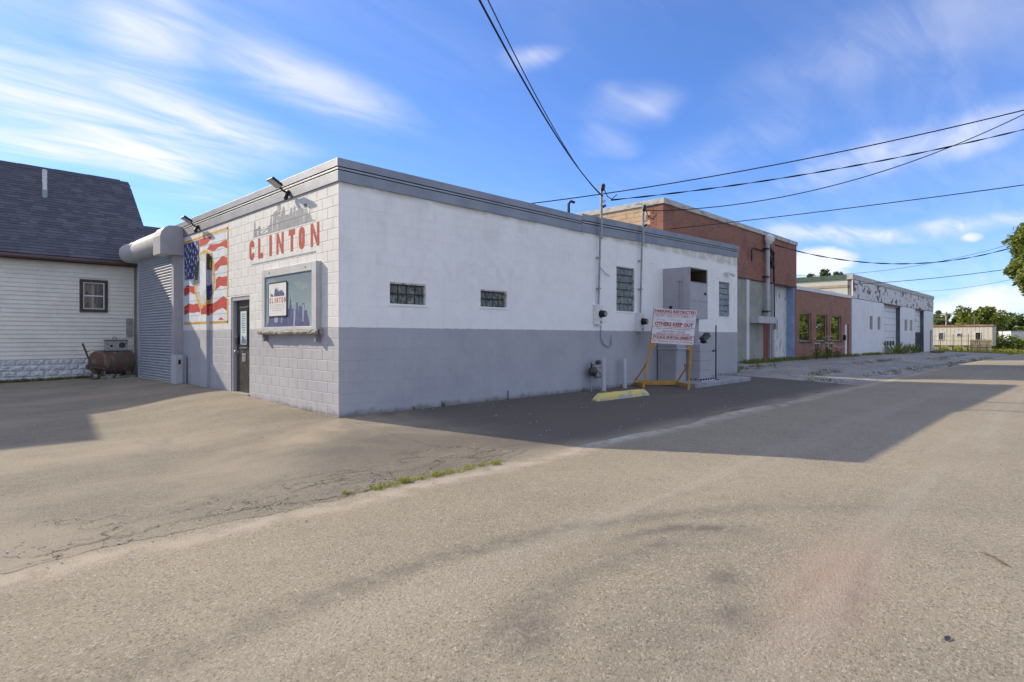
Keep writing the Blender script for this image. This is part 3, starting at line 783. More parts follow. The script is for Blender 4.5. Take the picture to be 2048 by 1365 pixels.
# painted CLINTON sign, skyline and flag mural: paint on the block faces
M_red = mat('sign_red_paint', (0.42, 0.035, 0.02), 0.6, (0.34, 0.045, 0.03), 14.0)
M_skyl = mat('skyline_grey_paint', (0.21, 0.225, 0.25), 0.6, (0.28, 0.295, 0.32), 9.0)
M_navy = mat('mural_navy', (0.025, 0.035, 0.14), 0.6, (0.05, 0.06, 0.19), 9.0)
M_mred = mat('mural_red', (0.50, 0.045, 0.03), 0.6, (0.36, 0.03, 0.025), 5.0)
M_gold = mat('mural_gold', (0.62, 0.36, 0.045), 0.6, (0.52, 0.27, 0.03), 6.0)
M_mwhite = mat('mural_white', (0.62, 0.65, 0.68), 0.6, (0.52, 0.57, 0.63), 3.0)
M_mgrey = mat('mural_grey', (0.42, 0.42, 0.40), 0.6, (0.58, 0.56, 0.50), 6.0)
M_mdark = mat('mural_dark_green', (0.06, 0.06, 0.035), 0.6, (0.13, 0.12, 0.06), 8.0)
M_mlav = mat('mural_lavender', (0.44, 0.44, 0.55), 0.6, (0.34, 0.35, 0.46), 9.0)
faces = [(r[0] + 0.004, r[1] - 0.004, r[2] + 0.005, r[3] - 0.005) for r in left_rects]
pface = [(6.047, 6.478, -0.2, 3.374)]
mural = MB()
edge = [(7.93, 1.70), (4.92, 1.715), (4.92, 3.84), (7.93, 3.84)]
paint([edge], faces, -0.0022, mural)
mural_o = mural.build('flag_mural', M_mwhite, main)
LAY = [(-0.0036, M_navy, ['canton']), (-0.0036, M_mred, ['red%d' % i for i in range(1, 9)]), (-0.0050, M_gold, ['gold1', 'gold2', 'gold3', 'embgold']),
       (-0.0064, M_mgrey, ['embgrey']), (-0.0078, M_mdark, ['embdark', 'embdark2']), (-0.0078, M_mwhite, ['embwhite']), (-0.0078, M_mlav, ['emblav']), (-0.0078, M_navy, ['embnavy']),
       (-0.0092, M_gold, ['embg1', 'embg2', 'embg3'])]
NM = {M_navy: 'blue_field', M_mred: 'red_stripe', M_gold: 'gold_border', M_mgrey: 'shield', M_mdark: 'shield_shade', M_mwhite: 'shield_white', M_mlav: 'shield_feather'}
for X, mm, keys in LAY:
    for k in keys:
        for fset in ((faces,) if k not in ('red7', 'gold3') else ([f_ for f_ in faces if f_[0] > 6.3], [f_ for f_ in faces if f_[0] <= 6.3])):
            mb = paint([FLAG[k]], fset, X, MB())
            if mb.f: mb.build(NM[mm], mm, mural_o)
mb = MB()
for (y, z) in STARS:
    st = []
    for i in range(10):
        r = (0.052 if i % 2 == 0 else 0.021); t = math.pi / 2 + i * math.pi / 5
        st.append((y + r * math.cos(t), z + r * 1.5 * math.sin(t)))
    paint([st], faces, -0.0052, mb)
mb.build('star_field', M_mwhite, mural_o)
mb = paint([[(6.6, 1.70), (6.0, 1.70), (6.0, 3.36), (6.6, 3.36)]], pface, -0.0815, MB()); mb.build('pilaster_white', M_mwhite, mural_o)
for X, mm, keys in [(-0.083, M_mred, ['red6', 'red7']), (-0.084, M_gold, ['gold3', 'embgold']), (-0.0855, M_mgrey, ['embgrey']), (-0.087, M_mwhite, ['embwhite'])]:
    for k in keys:
        mb = paint([FLAGP[k]], pface, X, MB())
        if mb.f: mb.build('pilaster_' + NM[mm], mm, mural_o)
for z0, z1, mm in ((2.98, 3.36, M_mdark), (2.6, 2.98, M_mlav), (2.25, 2.6, M_navy), (2.16, 2.25, M_gold), (1.88, 2.16, M_mred), (1.70, 1.88, M_mwhite)):
    MB().add([(-0.078, 6.0433, z0), (-0.003, 6.0433, z0), (-0.003, 6.0433, z1), (-0.078, 6.0433, z1)], [(0, 1, 2, 3)]).build('pilaster_side_paint', mm, mural_o)


def glyph(ch, y0, y1, z0, z1, s):
    """condensed sans letter as polygons; y0 is the left edge (larger y), text runs towards smaller y"""
    w, h = abs(y0 - y1), z1 - z0
    P_ = lambda pts: [(y0 + (y1 - y0) * a / w, z0 + b) for a, b in pts]
    c = s * 0.9
    if ch == 'I': return [P_([(0, 0), (w, 0), (w, h), (0, h)])]
    if ch == 'L': return [P_([(0, 0), (w, 0), (w, s), (s, s), (s, h), (0, h)])]
    if ch == 'T': return [P_([(0, h - s), (w / 2 - s / 2, h - s), (w / 2 - s / 2, 0), (w / 2 + s / 2, 0), (w / 2 + s / 2, h - s), (w, h - s), (w, h), (0, h)])]
    if ch == 'N': return [P_([(0, 0), (s * 0.85, 0), (s * 0.85, h), (0, h)]), P_([(w - s * 0.85, 0), (w, 0), (w, h), (w - s * 0.85, h)]), P_([(s * 0.85, h), (s * 0.85, h * 0.62), (w - s * 0.85, 0), (w - s * 0.85, h * 0.38)])]
    out = [P_([(0, c), (c * 0.35, c * 0.3), (c, 0), (w - c, 0), (w - c * 0.35, c * 0.3), (w, c), (w - s, c + s * 0.4), (w / 2, s), (s, c + s * 0.4)]),
           P_([(0, h - c), (s, h - c - s * 0.4), (w / 2, h - s), (w - s, h - c - s * 0.4), (w, h - c), (w - c * 0.35, h - c * 0.3), (w - c, h), (c, h), (c * 0.35, h - c * 0.3)]),
           P_([(0, c), (s, c + s * 0.4), (s, h - c - s * 0.4), (0, h - c)])]
    if ch == 'O': out.append(P_([(w, c), (w, h - c), (w - s, h - c - s * 0.4), (w - s, c + s * 0.4)]))
    else:
        out.append(P_([(w, c), (w, h * 0.36), (w - s, h * 0.36), (w - s, c + s * 0.4)])); out.append(P_([(w, h - c), (w - s, h - c - s * 0.4), (w - s, h * 0.64), (w, h * 0.64)]))
    return out


sky_o = paint([SKYLINE] + XBR, faces, -0.0022, MB()).build('painted_skyline', M_skyl, main)
paint(SKYCAP, faces, -0.0036, MB()).build('skyline_cap', M_mdark, sky_o)
M_gapw = mat('faded_white_paint', (0.62, 0.615, 0.60), 0.6)
for q in SKYGAP: paint([q], faces, -0.0034, MB()).build('skyline_gap', M_gapw, sky_o)
let_o = paint([ULINE], faces, -0.0022, MB()).build('sign_underline', M_skyl, main)
for ch, y0, y1, z0, z1 in LET:
    paint(glyph(ch, y0, y1, 2.985, 3.40, 0.108), faces, -0.0022, MB()).build('sign_letter', M_red, main)

# ------------------------------------------------------------------ entrance door
dr = MB().box(0.10, 0.16, 3.80, 4.66, 0.15, 2.17).build('door', M_dark, main, bevel=0.004)
fr = MB()
fr.box(0.02, 0.17, 4.66, 4.733, 0.1, 2.25).box(0.02, 0.17, 3.703, 3.76, 0.1, 2.25).box(0.02, 0.17, 3.76, 4.66, 2.17, 2.25)
fr.build('door_frame', M_greytrim, main, bevel=0.003)
MB().box(0.1, 0.12, 3.76, 3.80, 0.15, 2.17).build('door_stop', M_black, main)
MB().box(-0.05, 0.2, 3.70, 4.735, -0.1, 0.145).build('threshold', M_conc, main, bevel=0.006)
MB().box(0.085, 0.10, 4.02, 4.44, 1.14, 2.0).build('glazing_frame', M_black, dr, bevel=0.004)
M_post = mat('door_notice_print', (0.45, 0.56, 0.58), 0.4, (0.62, 0.68, 0.68), 9.0)
MB().box(0.080, 0.0855, 4.07, 4.39, 1.2, 1.93).build('door_notice', M_post, dr)
mb = MB(); rnd = random.Random(4)
for i in range(9):
    z = 1.86 - i * 0.05; mb.box(0.0785, 0.0795, 4.12 + rnd.uniform(0, 0.06), 4.35 - rnd.uniform(0, 0.06), z, z + 0.018)
mb.box(0.0785, 0.0795, 4.09, 4.37, 1.215, 1.24)
for i in range(8): mb.box(0.0785, 0.0795, 4.10 + i * 0.032, 4.125 + i * 0.032, 1.24, 1.27 + rnd.uniform(0.02, 0.14))
mb.build('notice_print', mat('notice_ink', (0.12, 0.15, 0.28), 0.5), dr)
MB().box(0.075, 0.10, 4.0, 4.46, 2.005, 2.02).build('drip_strip', M_steel, dr)
MB().box(0.075, 0.10, 4.03, 4.43, 1.115, 1.135).build('glazing_sill', M_steel, dr)
MB().box(0.088, 0.10, 4.13, 4.36, 0.96, 1.0).box(0.088, 0.10, 4.15, 4.34, 0.82, 0.95).build('mail_slot', M_galv, dr, bevel=0.003)
MB().lathe((0.10, 4.55, 1.03), (-1, 0, 0), [(0, 0.035), (0.015, 0.035), (0.02, 0.018), (0.05, 0.018), (0.055, 0.034), (0.085, 0.034), (0.095, 0.02)], 14).build('door_knob', M_steel, dr, smooth=True)
MB().box(0.06, 0.10, 4.52, 4.59, 1.2, 1.40).build('keypad_lock', M_black, dr, bevel=0.006)
MB().lathe((0.06, 4.555, 1.37), (-1, 0, 0), [(0, 0.03), (0.02, 0.028), (0.022, 0.01)], 14).build('lock_cylinder', M_steel, dr, smooth=True)

# ------------------------------------------------------------------ boarded display window
bw = MB()
y0, y1, z0, z1 = 0.60, 2.86, 1.50, 2.70
fx = -0.10
bw.box(fx, 0.0, y0, y0 + 0.16, z0, z1).box(fx, 0.0, y1 - 0.14, y1, z0, z1).box(fx, 0.0, y0 + 0.16, y1 - 0.14, z1 - 0.15, z1).box(fx, 0.0, y0 + 0.16, y1 - 0.14, z0, z0 + 0.06)
win = bw.build('window_frame', M_lightgrey, main, bevel=0.004)
def mat_panel():
    m, g, b = newmat('printed_panel'); p = g.pos(); X = g.sep(p)
    c = g.mix(g.ramp(X[2], 1.55, 2.6), (0.27, 0.345, 0.36), (0.17, 0.235, 0.275))
    w = g.noise(g.vmul(p, (1, 0.9, 5)), 1.6, 5, 0.6, 0.5)
    c = g.mix(g.ramp(w, 0.5, 0.72, 0, 0.55), c, (0.34, 0.43, 0.41))
    g.put(b.inputs['Base Color'], c); b.inputs['Roughness'].default_value = 0.35
    return m
pan = MB().box(-0.078, -0.04, y0 + 0.16, y1 - 0.14, z0 + 0.06, z1 - 0.15).build('skyline_panel', mat_panel(), main)
M_pnavy = mat('panel_navy_print', (0.075, 0.085, 0.17), 0.4, (0.12, 0.135, 0.24), 7.0)
M_pstrip = mat('panel_pale_print', (0.30, 0.36, 0.46), 0.4)
prect = [(y0 + 0.162, y1 - 0.142, z0 + 0.062, z1 - 0.152)]
DZ = 0.02
sh = lambda poly: [(a + 0.03, b + DZ) for a, b in poly]
paint([sh(PANSKY)], prect, -0.0795, MB()).build('panel_skyline', M_pnavy, pan)
paint([sh(q) for q in PANSTRIP], prect, -0.081, MB()).build('panel_tower', M_pstrip, pan)
M_paper = mat('poster_paper', (0.66, 0.66, 0.64), 0.5, (0.60, 0.61, 0.6), 3.0)
pa, pb, pc, pd = 2.53, 1.76, 1.77, 2.41
po = MB().box(-0.094, -0.082, pb, pa, pc, pd).build('poster', M_paper, main)
mb = MB()
for q in ((pb - 0.012, pb + 0.004, pc, pd), (pa - 0.004, pa + 0.012, pc, pd)): mb.box(-0.097, -0.083, *q)
mb.box(-0.097, -0.083, pb + 0.004, pa - 0.004, pd - 0.006, pd + 0.016); mb.box(-0.097, -0.083, pb + 0.004, pa - 0.004, pc - 0.012, pc + 0.004)
mb.build('poster_border', M_black, po)
paint([[(a + 0.01, b + 0.0) for a, b in PSKY]], [(pb, pa, pc, pd)], -0.0955, MB()).build('poster_skyline', M_pnavy, po)
for i, ch in enumerate('CLINTON'):
    a = 2.49 - i * 0.106; wdt = 0.03 if ch == 'I' else 0.062
    if ch == 'I': a -= 0.02
    paint(glyph(ch, a, a - wdt, 2.025, 2.125, 0.019), [(pb, pa, pc, pd)], -0.0955, MB()).build('poster_letter', M_red, po)
mb = MB(); rnd = random.Random(5)
for z, a, b in ((1.985, 2.47, 1.83), (1.955, 2.44, 1.86), (1.915, 2.47, 1.82), (1.875, 2.38, 1.92)): mb.box(-0.096, -0.0945, b, a, z, z + 0.011)
mb.build('poster_small_print', M_mgrey, po)
mb = MB(); ss = frange(0.52, 2.92, 0.06); rnd = random.Random(8); n = 7
for i, y in enumerate(ss):
    for k in range(n):
        t = -0.4 + k * (math.pi + 0.8) / (n - 1); r = 0.045 + rnd.uniform(-0.008, 0.008)
        mb.v.append((-0.10 - r * 1.3 * math.sin(t), y, 1.455 + r * math.cos(t)))
for i in range(len(ss) - 1):
    for k in range(n - 1): mb.f.append((i * n + k, (i + 1) * n + k, (i + 1) * n + k + 1, i * n + k + 1))
mb.f.append(tuple(range(n))); mb.f.append(tuple(range((len(ss) - 1) * n, len(ss) * n))[::-1])
mb.box(-0.10, 0.0, 0.52, 2.92, 1.41, 1.497)
mb.build('window_sill', M_conc, win, smooth=False)
for y in (2.8, 0.64): MB().box(-0.1, 0.0, y - 0.03, y + 0.03, 1.28, 1.41).build('sill_bracket', M_galv, win)
for y in (2.5, 1.0): MB().lathe((fx, y, 2.63), (-1, 0, 0), [(0, 0.015), (0.01, 0.012), (0.012, 0.004)], 8).build('bolt', M_galv, win)

# ------------------------------------------------------------------ roll-up door and hood
rd = MB().box(-0.166, -0.12, 8.22, 11.32, 0.1, 3.8).build('rolling_door', M_shut, main)
sl = MB(); prof = [(-0.004, -0.036), (0.010, -0.030), (0.024, -0.018), (0.030, 0.0), (0.026, 0.014), (0.012, 0.024), (-0.006, 0.030)]
for a, z in prof: sl.v.append((-a, -1.55, z)); sl.v.append((-a, 1.55, z))
for i in range(len(prof) - 1): sl.f.append((2 * i, 2 * i + 1, 2 * i + 3, 2 * i + 2))
me = None
for i in range(46):
    z = 0.215 + i * 0.0765
    if me is None:
        o = sl.build('slat', M_shut, None, smooth=True); me = o.data; bpy.data.objects.remove(o)
    inst(me, 'slat', (-0.176, 9.77, z), rd)
MB().box(-0.21, -0.13, 8.22, 11.32, 0.12, 0.178).build('bottom_bar', M_hood, rd, bevel=0.004)
MB().box(-0.22, 0.0, 8.03, 8.22, 0.1, 3.62).build('door_guide', M_greytrim, main, bevel=0.004)
MB().box(-0.22, 0.0, 11.32, 11.46, 0.1, 3.75).build('door_guide', M_greytrim, main, bevel=0.004)
# hood: round-fronted box along the wall with a D-shaped end plate
def hood_prof(x0, x1, zb, zt, n=10):
    r = (zt - zb) / 2; pts = [(x1, zb)]
    for i in range(n + 1):
        t = -math.pi / 2 - math.pi * i / n
        pts.append((x0 + r * 0.9 + r * 0.9 * math.cos(t), zb + r + r * math.sin(t)))
    pts.append((x1, zt)); return pts
hp = hood_prof(-0.56, 0.0, 3.66, 4.2)
hood = MB().prism(hp, lambda a, b: (a, 8.02, b), lambda a, b: (a, 12.05, b)).build('door_hood', M_hood, main, smooth=True)
pl = [(-0.56, 3.50), (-0.0, 3.50), (-0.0, 4.24), (-0.18, 4.27), (-0.36, 4.25), (-0.46, 4.19), (-0.53, 4.09), (-0.56, 3.97)]
MB().prism(pl, lambda a, b: (a, 7.93, b), lambda a, b: (a, 8.55, b)).build('hood_motor_cover', M_greytrim, main, bevel=0.01)
hp2 = hood_prof(-0.575, 0.0, 3.645, 4.215)
MB().prism(hp2, lambda a, b: (a, 11.75, b), lambda a, b: (a, 12.1, b)).build('hood_end_cap', M_hood, main, smooth=True)
# jamb guard at the foot of the guide
gd = MB().box(-0.30, -0.12, 7.62, 7.99, 0.1, 0.90)
gd.build('jamb_guard', M_lightgrey, main, bevel=0.01)
MB().box(-0.119, -0.02, 7.66, 7.99, 0.1, 0.86).build('jamb_guard', M_greytrim, main, bevel=0.01)
MB().box(-0.23, -0.17, 7.617, 7.625, 0.66, 0.78).build('guard_opening', M_black, main)

# ------------------------------------------------------------------ glass block windows of the street wall
def mat_glassblock(name, c, c2):
    m, g, b = newmat(name); p = g.pos()
    w = g.noise(g.vmul(p, (14, 14, 7)), 1.0, 4, 0.6, 1.2)
    g.put(b.inputs['Base Color'], g.mix(g.ramp(w, 0.4, 0.68), c, c2))
    b.inputs['Roughness'].default_value = 0.12; b.inputs['IOR'].default_value = 1.6
    g.put(b.inputs['Normal'], g.bump(w, 0.9, 0.03))
    return m
M_gbd = mat_glassblock('glass_block_dark', (0.04, 0.045, 0.038), (0.20, 0.21, 0.18))
M_gbl = mat_glassblock('glass_block_pale', (0.10, 0.125, 0.12), (0.26, 0.30, 0.30))
M_gbb = mat_glassblock('glass_block_blue', (0.16, 0.20, 0.22), (0.36, 0.41, 0.44))
M_mort = mat('window_mortar', (0.30, 0.30, 0.29), 0.85, (0.20, 0.20, 0.19), 9.0)
M_frame_old = mat('weathered_window_trim', (0.55, 0.54, 0.50), 0.8, (0.24, 0.21, 0.17), 11.0, 0.5, 0.62)
gcache = {}
def glass_block(w, h, mm):
    key = (round(w, 3), round(h, 3), mm.name)
    if key not in gcache:
        a, b = w / 2 - 0.008, h / 2 - 0.008; vs = []; fs = []
        for i, n in ((0, 0.06), (0, 0.012), (0.012, 0.0), (0.035, 0.006), (0.05, 0.004)):
            vs += [(-a + i, n, -b + i), (a - i, n, -b + i), (a - i, n, b - i), (-a + i, n, b - i)]
        for r in range(4):
            for i in range(4): fs.append((r * 4 + i, r * 4 + (i + 1) % 4, r * 4 + 4 + (i + 1) % 4, r * 4 + 4 + i))
        fs.append((16, 17, 18, 19))
        me = bpy.data.meshes.new('glass_block'); me.from_pydata(vs, [], fs); me.materials.append(mm); gcache[key] = me
    return gcache[key]
for (a, b, c, d), nc, nr, mm in zip(street_holes, (4, 4, 4, 4), (2, 2, 6, 6), (M_gbd, M_gbd, M_gbl, M_gbb)):
    rec = 0.045
    t = 0.028
    wf = MB().box(a, b, 0.11, 0.16, c, d).build('glass_block_window', M_mort, main)
    tr = MB().box(a, b, 0.005, 0.11, d - t, d).box(a, a + t * 0.6, 0.012, 0.11, c, d - t).box(b - t, b, 0.008, 0.11, c, d - t)
    tr.build('window_trim', M_frame_old, wf)
    MB().box(a - 0.03, b + 0.03, -0.018, 0.05, c - 0.03, c + 0.012).build('sill', M_blk, wf, bevel=0.004)
    aa, bb, cc, dd = a + t * 0.6, b - t, c + 0.012, d - t
    w, h = (bb - aa) / nc, (dd - cc) / nr
    for i in range(nc):
        for j in range(nr): inst(glass_block(w, h, mm), 'glass_block', (aa + w * (i + 0.5), rec, cc + h * (j + 0.5)), wf)

# ------------------------------------------------------------------ floodlights on the fascia
def flood(y, z, label):
    t = thing('flood_light', (0, y, z), label, 'flood light', 'flood lights over the side wall')
    MB().lathe((-0.033, y, z), (-1, 0, 0), [(0, 0.05), (0.04, 0.05), (0.05, 0.03)], 12).build('mount', M_black, t, smooth=True)
    MB().tube([(-0.06, y, z), (-0.14, y, z + 0.02), (-0.2, y, z + 0.07)], 0.02, 8).build('arm', M_black, t, smooth=True)
    MB().lathe((-0.10, y - 0.05, z - 0.07), (-0.3, -0.2, -1), [(-0.03, 0.02), (0, 0.04), (0.05, 0.045), (0.09, 0.025)], 12).build('motion_sensor', M_black, t, smooth=True)
    a = math.radians(30)
    ax = Vector((-math.cos(a), 0, math.sin(a))); az = Vector((math.sin(a), 0, math.cos(a))); ay = Vector((0, 1, 0))
    c = Vector((-0.30, y, z + 0.14))
    MB().obox(c, ax * 0.115, ay * 0.125, az * 0.018).build('head', M_black, t, bevel=0.006)
    MB().obox(c - az * 0.020, ax * 0.10, ay * 0.112, az * 0.003).build('lens', mat('flood_lens', (0.60, 0.60, 0.55), 0.25), t)
    fin = MB()
    for i in range(7): fin.obox(c + az * 0.029 + ay * (-0.09 + i * 0.03), ax * 0.10, ay * 0.004, az * 0.012)
    fin.build('cooling_fins', M_black, t)
flood(1.80, 4.10, 'black flood light on the fascia above the CLINTON lettering')
flood(6.75, 4.10, 'black flood light on the fascia above the flag mural')

# ------------------------------------------------------------------ service masts and meters
def mast(x, zt, zb, label, mlabel, strap):
    t = thing('service_mast', (x, -0.06, zb), label, 'service mast', 'electric service masts')
    MB().tube([(x - 0.02, -0.115, fasc(x, 0) + 0.05), (x - 0.022, -0.06, zb)], 0.026, 10).build('conduit', M_galv, t, smooth=True)
    MB().tube([(x, -0.135, zt - 0.12), (x, -0.132, fasc(x, 0) - 0.12)], 0.036, 12).build('upper_pipe', M_galv, t, smooth=True)
    MB().lathe((x, -0.135, zt - 0.18), (0.25, -0.2, 1), [(0, 0.035), (0.06, 0.055), (0.13, 0.06), (0.19, 0.045), (0.22, 0.015)], 12).build('weatherhead', M_black, t, smooth=True)
    for z in strap: MB().box(x - 0.055, x + 0.04, -0.10, -0.0, z, z + 0.03).build('strap', M_galv, t)
    for i, dz in enumerate((0.42, 0.55)):
        MB().lathe((x + 0.06, -0.17, zt - dz), (0.3, -0.6, 0.3), [(-0.05, 0.012), (-0.03, 0.035), (0, 0.035), (0.02, 0.02), (0.04, 0.034), (0.06, 0.03)], 10).build('insulator', M_white if i == 0 else M_black, t, smooth=True)
    MB().tube([(x + 0.03, -0.19, zt - 0.1), (x + 0.12, -0.24, zt - 0.3), (x + 0.22, -0.3, zt - 0.36), (x + 0.4, -0.34, zt - 0.22)], 0.012, 6).build('drip_loop', M_black, t, smooth=True)
    m = thing('electric_meter', (x, -0.06, zb - 0.5), mlabel, 'electric meter', 'electric meters on the street wall')
    MB().box(x - 0.17, x + 0.10, -0.11, -0.002, zb - 0.50, zb + 0.02).build('meter_box', M_white, m, bevel=0.008)
    MB().lathe((x + 0.02, -0.11, zb - 0.22), (0, -1, 0), [(0, 0.10), (0.02, 0.10), (0.025, 0.085), (0.13, 0.083), (0.15, 0.07)], 18).build('meter_dial', M_black, m, smooth=True)
    MB().lathe((x + 0.02, -0.26, zb - 0.22), (0, -1, 0), [(0, 0.066), (0.006, 0.06)], 18).build('dial_face', M_galv, m)
    MB().box(x - 0.02, x + 0.06, -0.115, -0.11, zb - 0.47, zb - 0.40).build('latch', M_galv, m)
mast(7.36, 5.28, 2.18, 'galvanised service mast with weatherhead left of the tall glass block window', 'white electric meter box under the left service mast', (2.6, 3.4))
mast(9.36, 5.06, 2.02, 'galvanised service mast right of the tall glass block window', 'white electric meter box under the right service mast', (2.7, 3.5))
t = thing('wall_cable', (7.4, -0.02, 1.2), 'thin cable looping down the grey wall below the left electric meter', 'cable')
MB().tube([(7.5, -0.02, 1.66), (7.48, -0.03, 1.35), (7.6, -0.035, 1.17), (7.85, -0.035, 1.08), (7.98, -0.03, 1.2), (7.98, -0.02, 1.42)], 0.011, 6).build('cable_loop', M_galv, t, smooth=True)
MB().box(7.95, 8.02, -0.05, -0.002, 1.15, 1.3).build('junction_box', M_greytrim, t, bevel=0.005)
MB().tube([(7.42, -0.03, 3.2), (7.7, -0.03, 3.02), (7.9, -0.025, 2.98)], 0.008, 5).build('wall_wire', M_galv, t)

# roof things
t = thing('roof_vent_unit', (6.1, 1.6, 4.16), 'white roof ventilation box standing behind the parapet', 'roof vent')
MB().box(5.6, 6.35, 1.3, 2.0, 4.16, 4.78).build('housing', M_white, t, bevel=0.02)
MB().box(5.55, 6.4, 1.25, 2.05, 4.78, 4.84).build('lid', M_galv, t, bevel=0.01)
t = thing('roof_conduit', (6.55, 0.5, 4.16), 'short black gooseneck conduit rising behind the parapet', 'conduit')
MB().tube([(6.75, 0.45, 4.2), (6.75, 0.45, 4.78), (6.8, 0.42, 4.85), (6.9, 0.38, 4.83)], 0.035, 8).build('gooseneck', M_black, t, smooth=True)

# ------------------------------------------------------------------ gas meter, bollards, wheel stop
t = thing('gas_meter', (6.95, -0.15, 0), 'grey gas meter with regulator and pipes on the grey street wall', 'gas meter')
MB().tube([(6.9, -0.16, -0.02), (6.9, -0.16, 0.36)], 0.022, 8).build('riser', M_galv, t, smooth=True)
MB().lathe((6.92, -0.12, 0.50), (0, -1, 0), [(0, 0.10), (0.02, 0.115), (0.10, 0.115), (0.12, 0.09), (0.16, 0.08), (0.17, 0.04)], 16).build('regulator', M_dark, t, smooth=True)
MB().box(7.02, 7.24, -0.26, -0.10, 0.32, 0.60).build('meter_body', M_galv, t, bevel=0.05)
MB().lathe((7.13, -0.26, 0.5), (0, -1, 0), [(0, 0.07), (0.02, 0.07), (0.025, 0.05)], 14).build('index_dial', M_galv, t, smooth=True)
MB().tube([(6.92, -0.15, 0.6), (6.92, -0.15, 0.70), (7.12, -0.15, 0.72), (7.3, -0.14, 0.74), (7.32, -0.02, 0.74)], 0.025, 8).build('top_pipe', M_dark, t, smooth=True)
MB().lathe((6.92, -0.2, 0.66), (0, 0, 1), [(0, 0.03), (0.03, 0.045), (0.07, 0.04), (0.08, 0.01)], 10).build('vent_cap', M_steel, t, smooth=True)
MB().box(7.15, 7.3, -0.18, -0.12, 0.66, 0.71).build('union', M_dark, t, bevel=0.01)
M_boll = mat('bollard_paint', (0.50, 0.505, 0.54), 0.5, (0.44, 0.445, 0.48), 3.0)
for x, y, h, lb in ((7.23, -0.29, 0.84, 'thick grey pipe bollard beside the gas meter'), (8.34, -0.19, 0.80, 'slimmer grey pipe bollard between gas meter and parking sign')):
    t = thing('pipe_bollard', (x, y, 0), lb, 'bollard', 'grey pipe bollards')
    r = 0.062 if x < 8 else 0.055
    MB().lathe((x, y, hz(x, y) - 0.1), (0, 0, 1), [(0, r), (h + 0.06, r), (h + 0.09, r * 0.92), (h + 0.1, r * 0.6)], 18).build('post', M_boll, t, smooth=True)
    MB().lathe((x, y, hz(x, y) - 0.05), (0, 0, 1), [(0, r + 0.05), (0.065, r + 0.03), (0.07, r)], 14).build('footing', M_conc, t)
def mat_stop():
    m, g, b = newmat('chipped_yellow_paint'); p = g.pos(); X = g.sep(p)
    f = g.ramp(g.math('ADD', g.noise(p, 5.5, 6, 0.65), g.math('MULTIPLY', X[2], 0.9)), 0.44, 0.51)
    y = g.mix(g.noise(p, 7, 4), (0.60, 0.48, 0.09), (0.72, 0.62, 0.22))
    g.put(b.inputs['Base Color'], g.mix(f, (0.42, 0.40, 0.36), y)); b.inputs['Roughness'].default_value = 0.8
    g.put(b.inputs['Normal'], g.bump(g.noise(p, 18, 5), 0.5, 0.01))
    return m
a = Vector((5.62, -1.19, 0)); b_ = Vector((7.66, -1.28, 0)); d = (b_ - a).normalized(); nrm = Vector((-d.y, d.x, 0)); zb = hz(6.6, -1.23)
mb = MB(); prof = [(-0.12, 0), (-0.11, 0.08), (-0.07, 0.16), (0.07, 0.16), (0.11, 0.08), (0.12, 0)]; L = (b_ - a).length; n = len(prof)
st = [(0.0, 0.25), (0.10, 0.7), (0.22, 1.0)] + [(0.22 + (L - 0.44) * i / 8, 1.0) for i in range(1, 8)] + [(L - 0.22, 1.0), (L - 0.10, 0.7), (L, 0.25)]
rnd = random.Random(3)
for s_, k in st:
    for u, z in prof: mb.v.append(tuple(a + d * s_ + nrm * (u * (0.75 + 0.25 * k) + rnd.uniform(-0.004, 0.004)) + Vector((0, 0, zb + 0.004 + z * k + rnd.uniform(-0.004, 0.004) * (z > 0)))))
for i in range(len(st) - 1):
    for k in range(n - 1): mb.f.append((i * n + k, i * n + k + 1, (i + 1) * n + k + 1, (i + 1) * n + k))
mb.f.append(tuple(range(n))[::-1]); mb.f.append(tuple(range((len(st) - 1) * n, len(st) * n)))
o = mb.build('wheel_stop', mat_stop(), None, bevel=0.012); tag(o, 'chipped yellow concrete wheel stop on the asphalt before the bollards', 'wheel stop')
o = MB().tube([(4.02, -0.05, -0.05), (4.02, -0.05, 0.2)], 0.012, 6).build('ground_rod', M_black); tag(o, 'thin dark metal rod standing at the foot of the street wall', 'rod')

# ------------------------------------------------------------------ concrete pad, equipment and wall box
zp = hz(12, -1.25)
pad = MB(); sx = frange(10.25, 14.1, 0.35); pts = []
pad.box(10.25, 14.15, -1.26, -0.002, -0.35, 0.065)
o = pad.build('concrete_pad', mat('painted_pad', (0.33, 0.345, 0.375), 0.85, (0.24, 0.24, 0.235), 2.2, 0.45, 0.7, bump=(14, 0.4, 0.02)), None, bevel=0.025)
tag(o, 'low grey painted concrete pad along the far end of the street wall', 'concrete pad')
t = thing('wall_cabinet', (11.2, -0.4, 1.9), 'tall grey sheet metal cabinet hung on the street wall, open at its top corner', 'cabinet')
cx0, cx1, cy, cz0, cz1 = 10.70, 11.82, -0.87, 1.90, 3.40
mb = MB().box(cx0, cx0 + 0.03, cy, -0.002, cz0, cz1).box(cx1 - 0.03, cx1, cy, -0.002, cz0, cz1).box(cx0 + 0.03, cx1 - 0.03, cy, -0.002, cz1 - 0.03, cz1 - 0.001).box(cx0 + 0.03, cx1 - 0.03, cy + 0.002, -0.002, cz0, cz0 + 0.03)
mb.build('casing', M_greytrim, t, bevel=0.004)
MB().box(cx0 + 0.03, cx1 - 0.03, cy + 0.004, cy + 0.024, cz0 + 0.03, 2.98).build('front_panel', M_greytrim, t, bevel=0.003)
MB().box(cx0 + 0.03, cx1 - 0.03, -0.03, -0.004, cz0 + 0.03, cz1 - 0.03).build('back_panel', mat('cabinet_inside_shade', (0.10, 0.075, 0.05), 0.9), t)  # inside coloured dark for the shade seen through the opening
